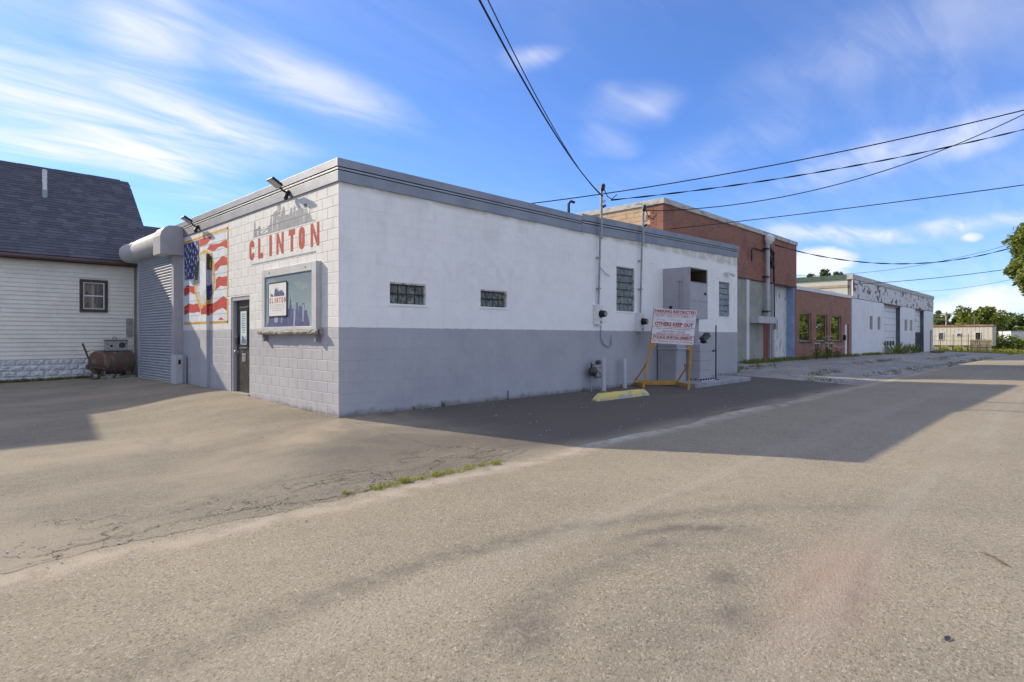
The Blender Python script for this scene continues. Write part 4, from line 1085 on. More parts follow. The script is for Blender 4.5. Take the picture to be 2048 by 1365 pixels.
MB().box(cx0 + 0.031, cx1 - 0.031, cy + 0.05, -0.03, 2.3, 2.8).build('inner_shade_box', bpy.data.materials['cabinet_inside_shade'], t)
MB().box(cx1 - 0.034, cx1 - 0.031, cy + 0.03, -0.03, 2.8, cz1 - 0.032).build('inner_shade_lining', bpy.data.materials['cabinet_inside_shade'], t)  # dark sheet added over the casing so the opening looks shaded
MB().lathe((11.05, -0.55, 2.80), (0, 0, 1), [(0, 0.16), (0.08, 0.16), (0.1, 0.05), (0.45, 0.05)], 12).build('pulley', mat('tan_enamel', (0.45, 0.38, 0.25), 0.6), t, smooth=True)
for yy in (-0.52, -0.62): MB().tube([(cx0 - 0.02, yy, 2.0), (cx0 - 0.02, yy, 3.02)], 0.014, 6).build('conduit', M_greytrim, t, smooth=True)
MB().box(cx0 - 0.05, cx0, -0.64, -0.46, 3.0, 3.07).build('conduit_bracket', M_greytrim, t)
MB().box(cx0 - 0.05, cx0, -0.22, -0.3, 2.2, 2.28).build('handle', M_black, t)
for zz_ in (2.42, 2.96): MB().box(cx0 + 0.031, cx1 - 0.031, cy - 0.004, cy + 0.003, zz_, zz_ + 0.012).build('panel_seam', M_galv, t)
for yy, zz_ in ((-0.8, 2.0), (-0.8, 3.3), (-0.1, 2.0), (-0.1, 3.3), (-0.8, 2.65)): MB().lathe((cx0, yy, zz_), (-1, 0, 0), [(0, 0.018), (0.008, 0.015)], 8).build('bolt', M_galv, t)
MB().box(cx1 - 0.22, cx1 - 0.10, cy - 0.006, cy + 0.003, 2.62, 2.70).build('latch', M_black, t)
MB().box(cx0 + 0.05, cx0 + 0.16, -0.14, -0.004, 0.0, cz0).build('support_leg', M_greytrim, t)
MB().box(cx1 - 0.30, cx1 - 0.02, -0.6, -0.35, 0.06, cz0 + 0.005).build('duct', M_greytrim, t, bevel=0.006)
t = thing('grey_cabinet', (10.6, -0.35, 0.0), 'smooth grey metal cabinet under the wall cabinet, left of the ribbed unit', 'cabinet')
MB().box(10.32, 10.92, -0.66, -0.02, -0.05, 1.18).build('body', M_greytrim, t, bevel=0.05)
MB().box(10.30, 10.96, -0.70, -0.02, 1.0, 1.04).build('ledge', M_boll, t, bevel=0.006)
MB().box(10.42, 10.82, -0.667, -0.655, 0.12, 0.92).build('door_panel', M_greytrim, t, bevel=0.004)
MB().box(10.75, 10.78, -0.68, -0.665, 0.48, 0.58).build('handle', M_black, t)
t = thing('ribbed_unit', (11.35, -0.68, 0.065), 'grey ribbed metal unit with bolted foot flange standing on the concrete pad', 'equipment')
MB().box(11.0, 11.74, -1.04, -0.30, 0.10, 1.16).build('body', M_greytrim, t, bevel=0.03)
for zz_ in (0.40, 0.68, 0.95): MB().box(10.988, 11.752, -1.052, -0.29, zz_, zz_ + 0.018).build('rib', M_greytrim, t, bevel=0.004)
MB().box(10.92, 11.82, -1.12, -0.22, 0.066, 0.098).build('foot_flange', M_lightgrey, t, bevel=0.004)
for i in range(6):
    for px_, py_ in ((10.97 + i * 0.16, -1.08), (10.95, -1.08 + i * 0.16)): MB().lathe((px_, py_, 0.098), (0, 0, 1), [(0, 0.022), (0.03, 0.022), (0.032, 0.012), (0.055, 0.012)], 8).build('bolt', M_black, t)
MB().tube([(11.3, -0.45, 1.16), (11.3, -0.45, 1.5), (11.3, -0.3, 1.62), (11.3, -0.02, 1.62)], 0.05, 10).build('outlet_pipe', M_greytrim, t, smooth=True)
t = thing('ground_flood_light', (11.3, -1.0, 1.1), 'dark tilted flood light behind the right edge of the parking sign', 'flood light')
MB().obox((11.42, -0.98, 1.36), Vector((0.11, -0.04, 0.08)), Vector((0.035, 0.09, 0)), Vector((-0.035, 0.014, 0.056))).build('head', mat('weathered_bronze', (0.075, 0.08, 0.07), 0.5), t, bevel=0.01)
MB().box(11.32, 11.46, -1.02, -0.88, 1.18, 1.24).build('bracket', M_black, t)
MB().tube([(11.4, -0.95, 0.9), (11.4, -0.95, 1.2)], 0.02, 6).build('stem', M_black, t)
t = thing('steel_post', (12.05, -1.0, 0.065), 'thin black steel post with short side arm on the concrete pad', 'post')
MB().tube([(12.05, -1.02, 0.06), (12.06, -1.02, 1.72)], 0.02, 8).build('post', M_black, t)
MB().box(11.80, 12.05, -1.035, -1.005, 0.92, 0.97).build('side_arm', M_black, t)
MB().box(11.98, 12.12, -1.09, -0.95, 0.065, 0.085).build('foot_plate', M_black, t)
t = thing('wall_lamp', (15.0, -0.1, 3.55), 'small white wall lamp above the far glass block window', 'wall lamp')
MB().lathe((15.05, -0.002, 3.62), (0, -1, 0), [(0, 0.08), (0.03, 0.08), (0.04, 0.05), (0.10, 0.045)], 14).build('base', M_white, t, smooth=True)
MB().lathe((15.12, -0.14, 3.60), (0.9, -0.6, -0.3), [(-0.06, 0.03), (0, 0.06), (0.14, 0.085), (0.145, 0.07)], 14).build('lamp_head', M_white, t, smooth=True)
MB().lathe((14.93, -0.12, 3.60), (-0.9, -0.6, -0.3), [(-0.06, 0.03), (0, 0.05), (0.10, 0.07), (0.105, 0.055)], 14).build('lamp_head', M_white, t, smooth=True)

# ------------------------------------------------------------------ parking sign on its yellow stand
fl, frr = Vector((8.73, -0.535, 0)), Vector((9.723, -1.328, 0))
fl.z, frr.z = hz(fl.x, fl.y), hz(frr.x, frr.y)
ex = Vector((frr.x - fl.x, frr.y - fl.y, 0)).normalized()        # along the sign
en = Vector((ex.y, -ex.x, 0))                                     # towards the viewer
if en.dot(CAM - fl) < 0: en = -en
t = thing('parking_sign', (fl + frr) / 2, 'white and red parking restricted sign board on a yellow steel stand', 'sign')
M_yel = mat('stand_yellow', (0.58, 0.33, 0.06), 0.6, (0.42, 0.23, 0.05), 8.0)
W_ = (frr - fl).length; tl = Vector((0, 0, 1)) * 1.0
lean = -en * 0.10 + ex * 0.045
up = (Vector((0, 0, 1)) + lean * 0.45).normalized()
LL, LR, UL, UR = (Vector(v) for v in ((9.015, -0.579, 1.207), (9.96, -1.338, 1.136), (9.161, -0.585, 2.151), (10.121, -1.36, 2.089)))
SN = (LR - LL).cross(UL - LL).normalized(); SN = SN if SN.dot(CAM - LL) > 0 else -SN
lt, rt = LL + (LR - LL) * 0.035 - SN * 0.03, LR - (LR - LL) * 0.05 - SN * 0.03
for f_, e_ in ((fl, lt), (frr, rt)): MB().bar(f_, e_ + (UL - LL) * 0.5, 0.042).build('leg', M_yel, t, bevel=0.004)
back = -en * 0.78
bl, br = fl + back + Vector((0, 0, 0.03)), frr + back + Vector((0, 0, 0.08))
for f_, g_, e_ in ((fl, bl, lt), (frr, br, rt)):
    MB().bar(f_ + Vector((0, 0, 0.12)), g_ + Vector((0, 0, 0.05)), 0.04, 0.09).build('base_rail', M_yel, t, bevel=0.004)
    MB().bar(g_ + Vector((0, 0, 0.06)), f_ + (e_ - f_) * 0.62, 0.035).build('brace', M_yel, t, bevel=0.004)
MB().bar(bl + Vector((0, 0, 0.08)), br + Vector((0, 0, 0.05)), 0.05, 0.12).build('rear_rail', M_yel, t, bevel=0.004)
for e_, s_ in ((lt, 1), (rt, -1)):
    p0 = e_ - up * 0.18 + en * 0.03
    mb = MB(); mb.prism([(0, 0), (0, 0.17), (s_ * 0.13, 0.17), (s_ * 0.09, 0.08)], lambda a, b: p0 + ex * a + up * b, lambda a, b: p0 + ex * a + up * b - en * 0.008)
    mb.build('gusset', M_yel, t)
def S(a, b, n=0.0): return (LL * (1 - a) + LR * a) * (1 - b) + (UL * (1 - a) + UR * a) * b + SN * n
mb = MB(); mb.prism([(0, 0), (1, 0), (1, 1), (0, 1)], lambda a, b: S(a, b, 0), lambda a, b: S(a, b, 0.022))
brd = mb.build('board', mat('sign_white', (0.70, 0.69, 0.68), 0.45, (0.62, 0.60, 0.59), 6.0), t)
M_sred = mat('sign_red', (0.40, 0.045, 0.04), 0.5, (0.30, 0.045, 0.04), 25.0)
M_sgr = mat('sign_grey', (0.32, 0.38, 0.45), 0.6)
mb = MB()
for z in (0.855, 0.475, 0.24, 0.125): mb.prism([(0.005, z), (0.995, z), (0.995, z + 0.012), (0.005, z + 0.012)], lambda a, b: S(a, b, 0.0225), lambda a, b: S(a, b, 0.0245))
mb.prism([(-0.004, 0), (0.006, 0), (0.006, 1.02), (-0.004, 1.02)], lambda a, b: S(a, b, 0.0225), lambda a, b: S(a, b, 0.026))
mb.build('rule_line', M_sred, brd)


def text_mesh(s_, bold=0.0, shear=0.0):
    cu = bpy.data.curves.new('txt', 'FONT'); cu.body = s_; cu.size = 1.0; cu.offset = bold; cu.shear = shear; cu.resolution_u = 2
    o = bpy.data.objects.new('txt', cu); col.objects.link(o)
    bpy.context.view_layer.update()
    dg = bpy.context.evaluated_depsgraph_get(); me = o.evaluated_get(dg).to_mesh()
    vs = [tuple(v.co) for v in me.vertices]; fs = [tuple(p.vertices) for p in me.polygons]
    o.evaluated_get(dg).to_mesh_clear(); bpy.data.objects.remove(o); bpy.data.curves.remove(cu)
    return vs, fs


def text_on(s_, a0, a1, b0, b1, mapf, n, m, name, parent, bold=0.0):
    vs, fs = text_mesh(s_, bold)
    x0 = min(v[0] for v in vs); x1 = max(v[0] for v in vs); y0 = min(v[1] for v in vs); y1 = max(v[1] for v in vs)
    mb = MB().add([mapf(a0 + (a1 - a0) * (v[0] - x0) / (x1 - x0), b0 + (b1 - b0) * (v[1] - y0) / (y1 - y0), n) for v in vs], fs)
    return mb.build(name, m, parent, fixn=False)
for s_, a0, a1, b0, b1, m_, bo in [('PARKING RESTRICTED', 0.025, 0.985, 0.885, 0.975, M_sred, 0.045), ('EXCEPT FOR CUSTOMERS OF', 0.06, 0.95, 0.765, 0.835, M_sred, 0.0),
                                   ('Clinton', 0.06, 0.29, 0.655, 0.725, M_sgr, 0.0), ('Welding', 0.42, 0.64, 0.64, 0.715, M_sgr, 0.0), ('& Fab', 0.77, 0.95, 0.645, 0.73, M_sgr, 0.0),
                                   ('OTHERS KEEP OUT', 0.05, 0.95, 0.505, 0.62, M_sred, 0.05), ('Cars towed at owners expense', 0.10, 0.90, 0.405, 0.455, M_sred, 0.02),
                                   ('UNDER CHAP. 21 BY LAW', 0.24, 0.78, 0.335, 0.378, M_sred, 0.02), ('VEHICLES PLACED UNATTENDED', 0.11, 0.89, 0.265, 0.312, M_sred, 0.015),
                                   ('POLICE ENFORCEMENT', 0.04, 0.96, 0.145, 0.225, M_sred, 0.045), ('for Rescue Car 313 towing', 0.03, 0.97, 0.035, 0.095, M_sred, 0.01)]:
    text_on(s_, a0, a1, b0, b1, S, 0.0235, m_, 'sign_text', brd, bo)

# ------------------------------------------------------------------ the wooden house on the left
HY = 12.55
house = thing('wooden_house', (-4, HY, 0.1), 'white clapboard house with dark shingle roof and rough stone foundation left of the block building', 'house')
M_clap = mat('clapboard_paint', (0.83, 0.795, 0.70), 0.75, (0.73, 0.695, 0.61), 2.0, 0.35, 0.75, bump=(30, 0.2, 0.004))
M_brown = mat('brown_trim', (0.10, 0.075, 0.065), 0.6, (0.075, 0.055, 0.05), 5.0)
M_gut = mat('brown_gutter', (0.13, 0.075, 0.065), 0.4, (0.10, 0.06, 0.055), 3.0, spec=0.5)
M_shing = None
def mat_shingle():
    m, g, b = newmat('asphalt_shingle'); p = g.pos()
    r = g.new('ShaderNodeObjectInfo')
    c = g.noise(p, 1.1, 5, 0.6)
    at = g.new('ShaderNodeAttribute'); at.attribute_name = 'tone'
    base = g.mix(at.outputs['Fac'], (0.090, 0.092, 0.110), (0.142, 0.144, 0.168))
    base = g.mix(g.ramp(c, 0.4, 0.7, 0, 0.4), base, (0.085, 0.082, 0.095))
    base = g.mix(g.ramp(g.noise(p, 60, 2), 0.45, 0.7, 0, 0.35), base, (0.14, 0.135, 0.155))
    g.put(b.inputs['Base Color'], base); b.inputs['Roughness'].default_value = 0.95; b.inputs['Specular IOR Level'].default_value = 0.15
    return m
M_shing = mat_shingle()
# body behind the boards
MB().box(-9.0, -0.06, HY + 0.04, 18.6, -0.3, 3.95).build('wall_core', M_clap, house)
MB().box(-0.06, 0.40, HY + 0.12, 18.6, -0.3, 4.0).build('rear_wall_core', M_clap, house)
WX0, WX1, WZ0, WZ1 = -1.475, -0.765, 2.12, 3.10
sid = MB().box(-9.0, -0.06, HY + 0.02, HY + 0.038, 0.72, 3.75).build('siding', M_clap, house)
rnd = random.Random(11); z = 0.725; k = 0
while z < 3.72:
    cuts = [-9.0] + sorted(rnd.sample([-7.6, -6.5, -5.2, -4.4, -3.0, -2.45, -2.0, -1.6], 2)) + [-0.06]
    e = 0.1215
    for a, b in zip(cuts, cuts[1:]):
        segs = [(a, b)]
        if z + e > WZ0 + 0.02 and z < WZ1 - 0.02:
            segs = [s_ for s_ in ((a, min(b, WX0 + 0.02)), (max(a, WX1 - 0.02), b)) if s_[1] - s_[0] > 0.01]
        for s0, s1 in segs:
            dy = rnd.uniform(-0.002, 0.002); dz = rnd.uniform(-0.003, 0.003)
            MB().add([(s0 + 0.001, HY - 0.017 + dy, z + dz), (s1 - 0.001, HY - 0.017 + dy, z + dz + rnd.uniform(-0.002, 0.002)), (s1 - 0.001, HY + 0.010, z + e + 0.012), (s0 + 0.001, HY + 0.010, z + e + 0.012),
                      (s0 + 0.001, HY + 0.02, z + dz), (s1 - 0.001, HY + 0.02, z + dz), (s1 - 0.001, HY + 0.02, z + e + 0.012), (s0 + 0.001, HY + 0.02, z + e + 0.012)],
                     [(0, 1, 2, 3), (4, 7, 6, 5), (0, 4, 5, 1), (3, 2, 6, 7), (0, 3, 7, 4), (1, 5, 6, 2)]).build('siding_board', M_clap, sid, fixn=False)
    z += e; k += 1
# rough-faced foundation stones
def mat_stone():
    m, g, b = newmat('painted_rock_face_block'); p = g.pos()
    f = g.ramp(g.noise(p, 16, 6, 0.7, 0.4), 0.42, 0.6)
    g.put(b.inputs['Base Color'], g.mix(f, (0.58, 0.585, 0.60), (0.82, 0.82, 0.82))); b.inputs['Roughness'].default_value = 0.55
    g.put(b.inputs['Normal'], g.bump(g.noise(p, 22, 6, 0.7), 0.9, 0.03))
    return m
M_stone = mat_stone()
fnd = MB().box(-9.0, -0.05, HY + 0.012, HY + 0.06, -0.3, 0.722).build('foundation', mat('white_mortar', (0.6, 0.6, 0.6), 0.9), house)
rnd = random.Random(21); variants = []
for v in range(6):
    bmh = MB(); nx, nz = 6, 4; w, h = 0.318, 0.166; gx = []
    for i in range(nx + 1):
        for j in range(nz + 1):
            u = -w / 2 + 0.006 + (w - 0.012) * i / nx; q = -h / 2 + 0.006 + (h - 0.012) * j / nz
            edge = min(i, nx - i, j * 1.3, (nz - j) * 1.3); dpt = 0.0 if edge == 0 else rnd.uniform(0.025, 0.055)
            bmh.v.append((u + (0 if edge == 0 else rnd.uniform(-0.012, 0.012)), -dpt, q + (0 if edge == 0 else rnd.uniform(-0.01, 0.01))))
    for i in range(nx):
        for j in range(nz):
            a = i * (nz + 1) + j; bmh.f.append((a, a + nz + 1, a + nz + 2, a + 1))
    o = bmh.build('foundation_stone', M_stone, None, fixn=False); variants.append(o.data); bpy.data.objects.remove(o)
for row in range(5):
    z = 0.722 - 0.083 - row * 0.166; x = -0.22 - (0.16 if row % 2 else 0)
    while x > -5.6:
        if z > -0.15: inst(rnd.choice(variants), 'foundation_stone', (x, HY + 0.010, z), fnd)
        x -= 0.318
# window
wn = MB(); f_ = 0.085
wn.box(WX0, WX0 + f_, HY - 0.035, HY + 0.02, WZ0, WZ1).box(WX1 - f_, WX1, HY - 0.035, HY + 0.02, WZ0, WZ1).box(WX0 + f_, WX1 - f_, HY - 0.035, HY + 0.02, WZ1 - f_, WZ1).box(WX0 + f_, WX1 - f_, HY - 0.045, HY + 0.02, WZ0, WZ0 + f_)
wo = wn.build('window', M_brown, house, bevel=0.004)
a, b, c, d = WX0 + f_, WX1 - f_, WZ0 + f_, WZ1 - f_
s_ = 0.03; mz = (c + d) / 2
MB().box(a, a + s_, HY - 0.012, HY + 0.015, c, d).box(b - s_, b, HY - 0.012, HY + 0.015, c, d).box(a + s_, b - s_, HY - 0.012, HY + 0.015, d - s_, d).box(a + s_, b - s_, HY - 0.012, HY + 0.015, c, c + s_).box(a + s_, b - s_, HY - 0.02, HY + 0.015, mz - 0.02, mz + 0.02).build('sash', M_white, wo)
def mat_clearglass():
    m, g, b = newmat('clear_pane')
    tr = g.new('ShaderNodeBsdfTransparent'); gl = g.new('ShaderNodeBsdfGlossy'); gl.inputs['Roughness'].default_value = 0.02
    fz = g.new('ShaderNodeFresnel'); fz.inputs[0].default_value = 1.6; mx = g.new('ShaderNodeMixShader')
    g.l.new(fz.outputs[0], mx.inputs[0]); g.l.new(tr.outputs[0], mx.inputs[1]); g.l.new(gl.outputs[0], mx.inputs[2])
    g.l.new(mx.outputs[0], g.n['Material Output'].inputs[0]); return m
M_pane = mat_clearglass()
MB().box(a + s_, b - s_, HY + 0.0, HY + 0.004, mz + 0.02, d - s_).build('pane', M_pane, wo); MB().box(a + s_, b - s_, HY + 0.0, HY + 0.004, c + s_, mz - 0.02).build('pane', M_pane, wo)
MB().box(a + 0.01, b - 0.01, HY + 0.0165, HY + 0.0195, c + 0.01, d - 0.01).build('room_backing', mat('dim_room', (0.06, 0.06, 0.06), 0.9), wo)
mb = MB(); nb = 26
for i in range(nb):
    z = c + 0.04 + (d - c - 0.08) * i / nb; mb.add([(a + 0.05, HY + 0.008, z), (b - 0.04, HY + 0.008, z + 0.012), (b - 0.04, HY + 0.015, z + 0.026), (a + 0.05, HY + 0.015, z + 0.014)], [(0, 1, 2, 3)])
mb.build('blind', mat('blind_slat', (0.34, 0.33, 0.31), 0.7), wo)
# roof: ridge parallel to the street
EY, EZ, RY, RZ, SL = 12.29, 3.72, 15.61, 6.915, 0.962
def rz(y): return EZ + SL * (y - EY)
roof = MB().add([(-9.2, EY, EZ - 0.05), (-0.05, EY, EZ - 0.05), (-0.05, 12.6, rz(12.6) - 0.05), (0.489, 12.6, rz(12.6) - 0.05), (0.489, RY, RZ - 0.05), (-9.2, RY, RZ - 0.05), (-9.2, 2 * RY - EY, EZ - 0.05), (0.489, 2 * RY - EY, EZ - 0.05)],
                [(0, 1, 2, 3, 4, 5), (5, 4, 7, 6)]).build('roof', M_brown, house)
mb = MB(); tones = []; rnd = random.Random(31); nrow = 34; ln = math.hypot(RY - EY, RZ - EZ); ex_ = ln / nrow
uy, uz = (RY - EY) / ln, (RZ - EZ) / ln; ny, nz_ = -uz, uy
for r_ in range(nrow):
    t0 = r_ * ex_; x = -6.6 - rnd.uniform(0, 0.3); ym = EY + uy * (t0 + ex_ / 2); xe = -0.05 if ym < 12.62 else 0.489
    while x < xe:
        w = rnd.uniform(0.12, 0.36); x1 = min(x + w, xe); lift = rnd.choice((0.006, 0.012, 0.012)); tn = rnd.random() ** 1.6
        if x1 - x > 0.02:
            def q(xx, t, l): return (xx, EY + uy * t + ny * l, EZ + uz * t + nz_ * l)
            nv = len(mb.v); mb.add([q(x, t0 - 0.01, lift + 0.006), q(x1, t0 - 0.01, lift + 0.006), q(x1, t0 + ex_ + 0.03, 0.002), q(x, t0 + ex_ + 0.03, 0.002), q(x, t0 - 0.01, -0.004), q(x1, t0 - 0.01, -0.004)], [(0, 1, 2, 3), (4, 5, 1, 0), (1, 5, 2), (0, 3, 4)])
            tones += [tn] * 4
        x = x1
o = mb.build('shingles', M_shing, roof, kind='stuff', fixn=False)
at = o.data.attributes.new('tone', 'FLOAT', 'FACE'); at.data.foreach_set('value', tones)
mb = MB().add([(-9.2, EY, EZ + 0.003), (-6.6, EY, EZ + 0.003), (-6.6, RY, RZ + 0.003), (-9.2, RY, RZ + 0.003)], [(0, 1, 2, 3)]); mb.build('roof_slope', M_shing, roof)
for i in range(10): MB().prism([(-0.13, -0.12), (0, 0.03), (0.13, -0.12), (0.13, -0.135), (-0.13, -0.135)], lambda a, b, i=i: (-9.0 + i * 0.92, RY + a, RZ + b + 0.03), lambda a, b, i=i: (-9.0 + i * 0.92 + 0.93, RY + a, RZ + b + 0.022)).build('ridge_cap', M_shing, roof)
gt = MB(); gp = [(0, 0), (-0.10, 0.0), (-0.12, 0.04), (-0.12, 0.11), (-0.105, 0.11), (-0.105, 0.045), (-0.09, 0.015), (0, 0.015)]
gt.prism(gp, lambda a, b: (-9.2, EY + 0.0 + a, EZ - 0.14 + b), lambda a, b: (-0.06, EY + 0.0 + a, EZ - 0.14 + b)); gt.build('gutter', M_gut, house)
MB().box(-9.2, -0.06, EY + 0.001, EY + 0.03, EZ - 0.18, EZ - 0.045).build('fascia_board', M_brown, house)
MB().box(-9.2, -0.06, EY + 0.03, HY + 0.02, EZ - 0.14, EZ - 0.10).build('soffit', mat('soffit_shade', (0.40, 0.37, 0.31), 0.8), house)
# lower rear part and the taller part of the house beyond the picture
mb = MB().add([(0.49, 12.62, rz(12.62)), (4.6, 12.62, rz(12.62)), (4.6, 13.745, 5.12), (0.49, 13.745, 5.12), (0.49, 16.5, 3.5), (4.6, 16.5, 3.5)], [(0, 1, 2, 3), (3, 2, 5, 4)])
mb.build('rear_roof', M_shing, house); MB().box(0.42, 4.5, 12.65, 16.4, -0.2, 3.9).build('rear_part', M_clap, house)
MB().box(-15.5, -9.0, 12.6, 19.2, -0.3, 5.2).build('tall_part', M_clap, house)
MB().prism([(-16, 4.9), (-5.6, 4.9), (-7.3, 6.9), (-9.07, 8.86), (-16, 8.86)], lambda a, b: (a, 15.64, b), lambda a, b: (a, 19.4, b)).build('tall_roof', M_shing, house)
# flue on the roof
fx_, fy = -2.05, 14.45
MB().tube([(fx_, fy, rz(fy) + 0.05), (fx_, fy, rz(fy) + 0.80)], 0.06, 14).build('flue_pipe', M_white, house, smooth=True)
MB().tube([(fx_, fy, rz(fy) - 0.1), (fx_, fy, rz(fy) + 0.2)], 0.072, 14).build('flue_collar', mat('stained_zinc', (0.25, 0.36, 0.34), 0.6, (0.36, 0.42, 0.40), 12.0), house, smooth=True)
MB().lathe((fx_, fy, rz(fy) + 0.79), (0, 0, 1), [(0, 0.065), (0.03, 0.07), (0.05, 0.03)], 14).build('flue_cap', M_white, house)
# electric box at the corner of the siding
MB().box(-0.28, -0.12, HY - 0.07, HY - 0.013, 1.38, 1.95).build('cable_box', mat('old_cable_box', (0.26, 0.25, 0.22), 0.7, (0.4, 0.39, 0.34), 8), house)

# ------------------------------------------------------------------ rusty tank before the house
def mat_rust():
    m, g, b = newmat('rusty_tank'); p = g.pos()
    a = g.mix(g.ramp(g.noise(p, 3.2, 6, 0.65), 0.4, 0.62), (0.095, 0.083, 0.062), (0.15, 0.07, 0.045))
    a = g.mix(g.ramp(g.noise(g.vmul(p, (7, 3, 1.2)), 1, 6, 0.65), 0.5, 0.66, 0, 0.75), a, (0.28, 0.26, 0.21))
    g.put(b.inputs['Base Color'], a); b.inputs['Roughness'].default_value = 0.75
    g.put(b.inputs['Normal'], g.bump(g.noise(p, 25, 5), 0.4, 0.01)); return m
M_rust = mat_rust()
ty, tz = 11.9, 0.61
t = thing('rusty_tank', (-0.7, ty, 0.14), 'old rusty horizontal tank with control box beside the rolling door', 'tank')
MB().lathe((-1.37, ty, tz), (1, 0, 0), [(0, 0.05), (0.02, 0.17), (0.07, 0.27), (0.14, 0.325), (0.22, 0.345), (0.30, 0.35), (1.0, 0.35), (1.1, 0.33), (1.14, 0.2)], 28).build('vessel', M_rust, t, smooth=True)
for x in (-0.98, -0.62, -0.42): MB().lathe((x, ty, tz), (1, 0, 0), [(0, 0.357), (0.04, 0.357)], 28).build('weld_band', M_rust, t)
for x in (-1.05, -0.42): MB().box(x - 0.06, x + 0.06, ty - 0.26, ty + 0.26, 0.05, 0.36).build('saddle', M_rust, t)
for x, w in ((-0.98, 0.14), (-0.5, 0.26)): MB().box(x - w, x + w, ty - 0.34, ty - 0.22, 0.10, 0.2).build('timber', mat('pale_timber', (0.40, 0.38, 0.36), 0.8), t)
bx = MB().box(-0.96, -0.42, ty - 0.16, ty + 0.12, 0.955, 1.26).build('control_box', mat('old_enamel', (0.36, 0.35, 0.34), 0.6, (0.16, 0.11, 0.08), 7, 0.55, 0.7), t, bevel=0.008)
MB().box(-0.99, -0.40, ty - 0.18, ty + 0.13, 1.26, 1.28).build('box_lid', M_rust, t)
MB().lathe((-0.83, ty - 0.161, 1.10), (0, -1, 0), [(0, 0.035), (0.01, 0.03)], 12).build('gauge', M_black, bx)
MB().lathe((-0.56, ty - 0.161, 1.12), (0, -1, 0), [(0, 0.085), (0.012, 0.08), (0.014, 0.05)], 16).build('gauge', M_dark, bx)
ring = [(-0.72 + 0.05 * math.cos(q), ty, 1.32 + 0.045 * math.sin(q)) for q in [i * math.pi / 6 for i in range(13)]]
MB().tube(ring, 0.008, 6).build('lifting_ring', M_black, t)
t = thing('rusty_lever', (-1.4, 11.6, 0.15), 'rusty iron lever and pump parts leaning at the left end of the tank', 'lever')
MB().tube([(-1.36, 11.62, 0.55), (-1.45, 11.62, 0.85), (-1.56, 11.62, 1.18)], 0.025, 8).build('handle', M_rust, t)
MB().tube([(-1.47, 11.62, 0.93), (-1.40, 11.60, 0.96)], 0.014, 6).build('latch_pin', M_rust, t)
MB().lathe((-1.38, 11.62, 0.5), (0.3, -1, 0), [(-0.06, 0.09), (0.05, 0.10), (0.06, 0.03)], 12).build('gear_housing', M_rust, t)
for a, b in (((-1.38, 11.6, 0.5), (-1.05, 11.55, 0.44)), ((-1.36, 11.6, 0.45), (-1.12, 11.6, 0.2)), ((-1.3, 11.58, 0.42), (-1.36, 11.6, 0.15))): MB().bar(a, b, 0.035).build('linkage', M_rust, t)

# ------------------------------------------------------------------ brick building
def mat_brick(name, c1, c2, mort, rx=0.21, rz_=0.072):
    m, g, b = newmat(name); p = g.pos(); X = g.sep(p)
    v = g.comb(g.math('ADD', X[0], X[1]), X[2], 0.0)
    n = g.new('ShaderNodeTexBrick'); g.l.new(v, n.inputs['Vector']); n.inputs['Scale'].default_value = 1.0
    n.inputs['Brick Width'].default_value = rx; n.inputs['Row Height'].default_value = rz_; n.inputs['Mortar Size'].default_value = 0.006
    n.inputs['Color1'].default_value = (*c1, 1); n.inputs['Color2'].default_value = (*c2, 1); n.inputs['Mortar'].default_value = (*mort, 1)
    c = g.mix(g.ramp(g.noise(p, 0.8, 6, 0.65), 0.45, 0.75, 0, 0.55), n.outputs['Color'], tuple(k * 0.45 for k in c2))
    pale = g.ramp(g.noise(g.vmul(p, (0.4, 1, 3)), 1.3, 5), 0.58, 0.75, 0, 0.3)
    c = g.mix(pale, c, (0.34, 0.22, 0.17))
    g.put(b.inputs['Base Color'], c); b.inputs['Roughness'].default_value = 0.85
    g.put(b.inputs['Normal'], g.bump(n.outputs['Fac'], -0.5, 0.01)); return m
M_brk = mat_brick('red_brick', (0.34, 0.135, 0.085), (0.24, 0.092, 0.062), (0.24, 0.165, 0.13))
M_brk2 = mat_brick('brown_brick', (0.40, 0.19, 0.125), (0.31, 0.14, 0.095), (0.22, 0.15, 0.12))
M_tanb = mat('tan_block', (0.62, 0.44, 0.29), 0.9, (0.50, 0.35, 0.23), 3.0, bump=(30, 0.3))
M_tan2 = mat('tan_mortar', (0.28, 0.20, 0.14), 0.95)
M_cope = mat('weathered_coping', (0.52, 0.51, 0.47), 0.8, (0.27, 0.26, 0.23), 2.4, 0.45, 0.7, stretch=(1, 1, 2.5))
M_ggrey = mat('grey_green_paint', (0.34, 0.34, 0.295), 0.75, (0.28, 0.28, 0.24), 1.5, bump=(8, 0.2))
def peel(name, paint_, under, sc=3.0, lo=0.46, hi=0.52, stretch=(1, 1, 1)):
    m, g, b = newmat(name); p = g.pos()
    f = g.ramp(g.noise(g.vmul(p, stretch), sc, 7, 0.68, 0.4), lo, hi)
    w = g.mix(g.noise(p, 2, 4), paint_, tuple(k * 0.86 for k in paint_))
    g.put(b.inputs['Base Color'], g.mix(f, w, under)); b.inputs['Roughness'].default_value = 0.8
    g.put(b.inputs['Normal'], g.bump(f, -0.4, 0.01)); return m
M_peel = peel('peeling_white_door_paint', (0.74, 0.74, 0.72), (0.25, 0.245, 0.24), 3.4, 0.56, 0.62, (1.4, 1, 0.5))
M_blue = mat('blue_paint', (0.29, 0.40, 0.58), 0.6, (0.23, 0.33, 0.49), 2.0)
M_rdoor = peel('red_door_paint', (0.24, 0.075, 0.045), (0.45, 0.40, 0.36), 4.5, 0.66, 0.70, (1, 1, 0.5))
BY, BX0, BX1, BT = 3.65, 17.12, 33.3, 7.0
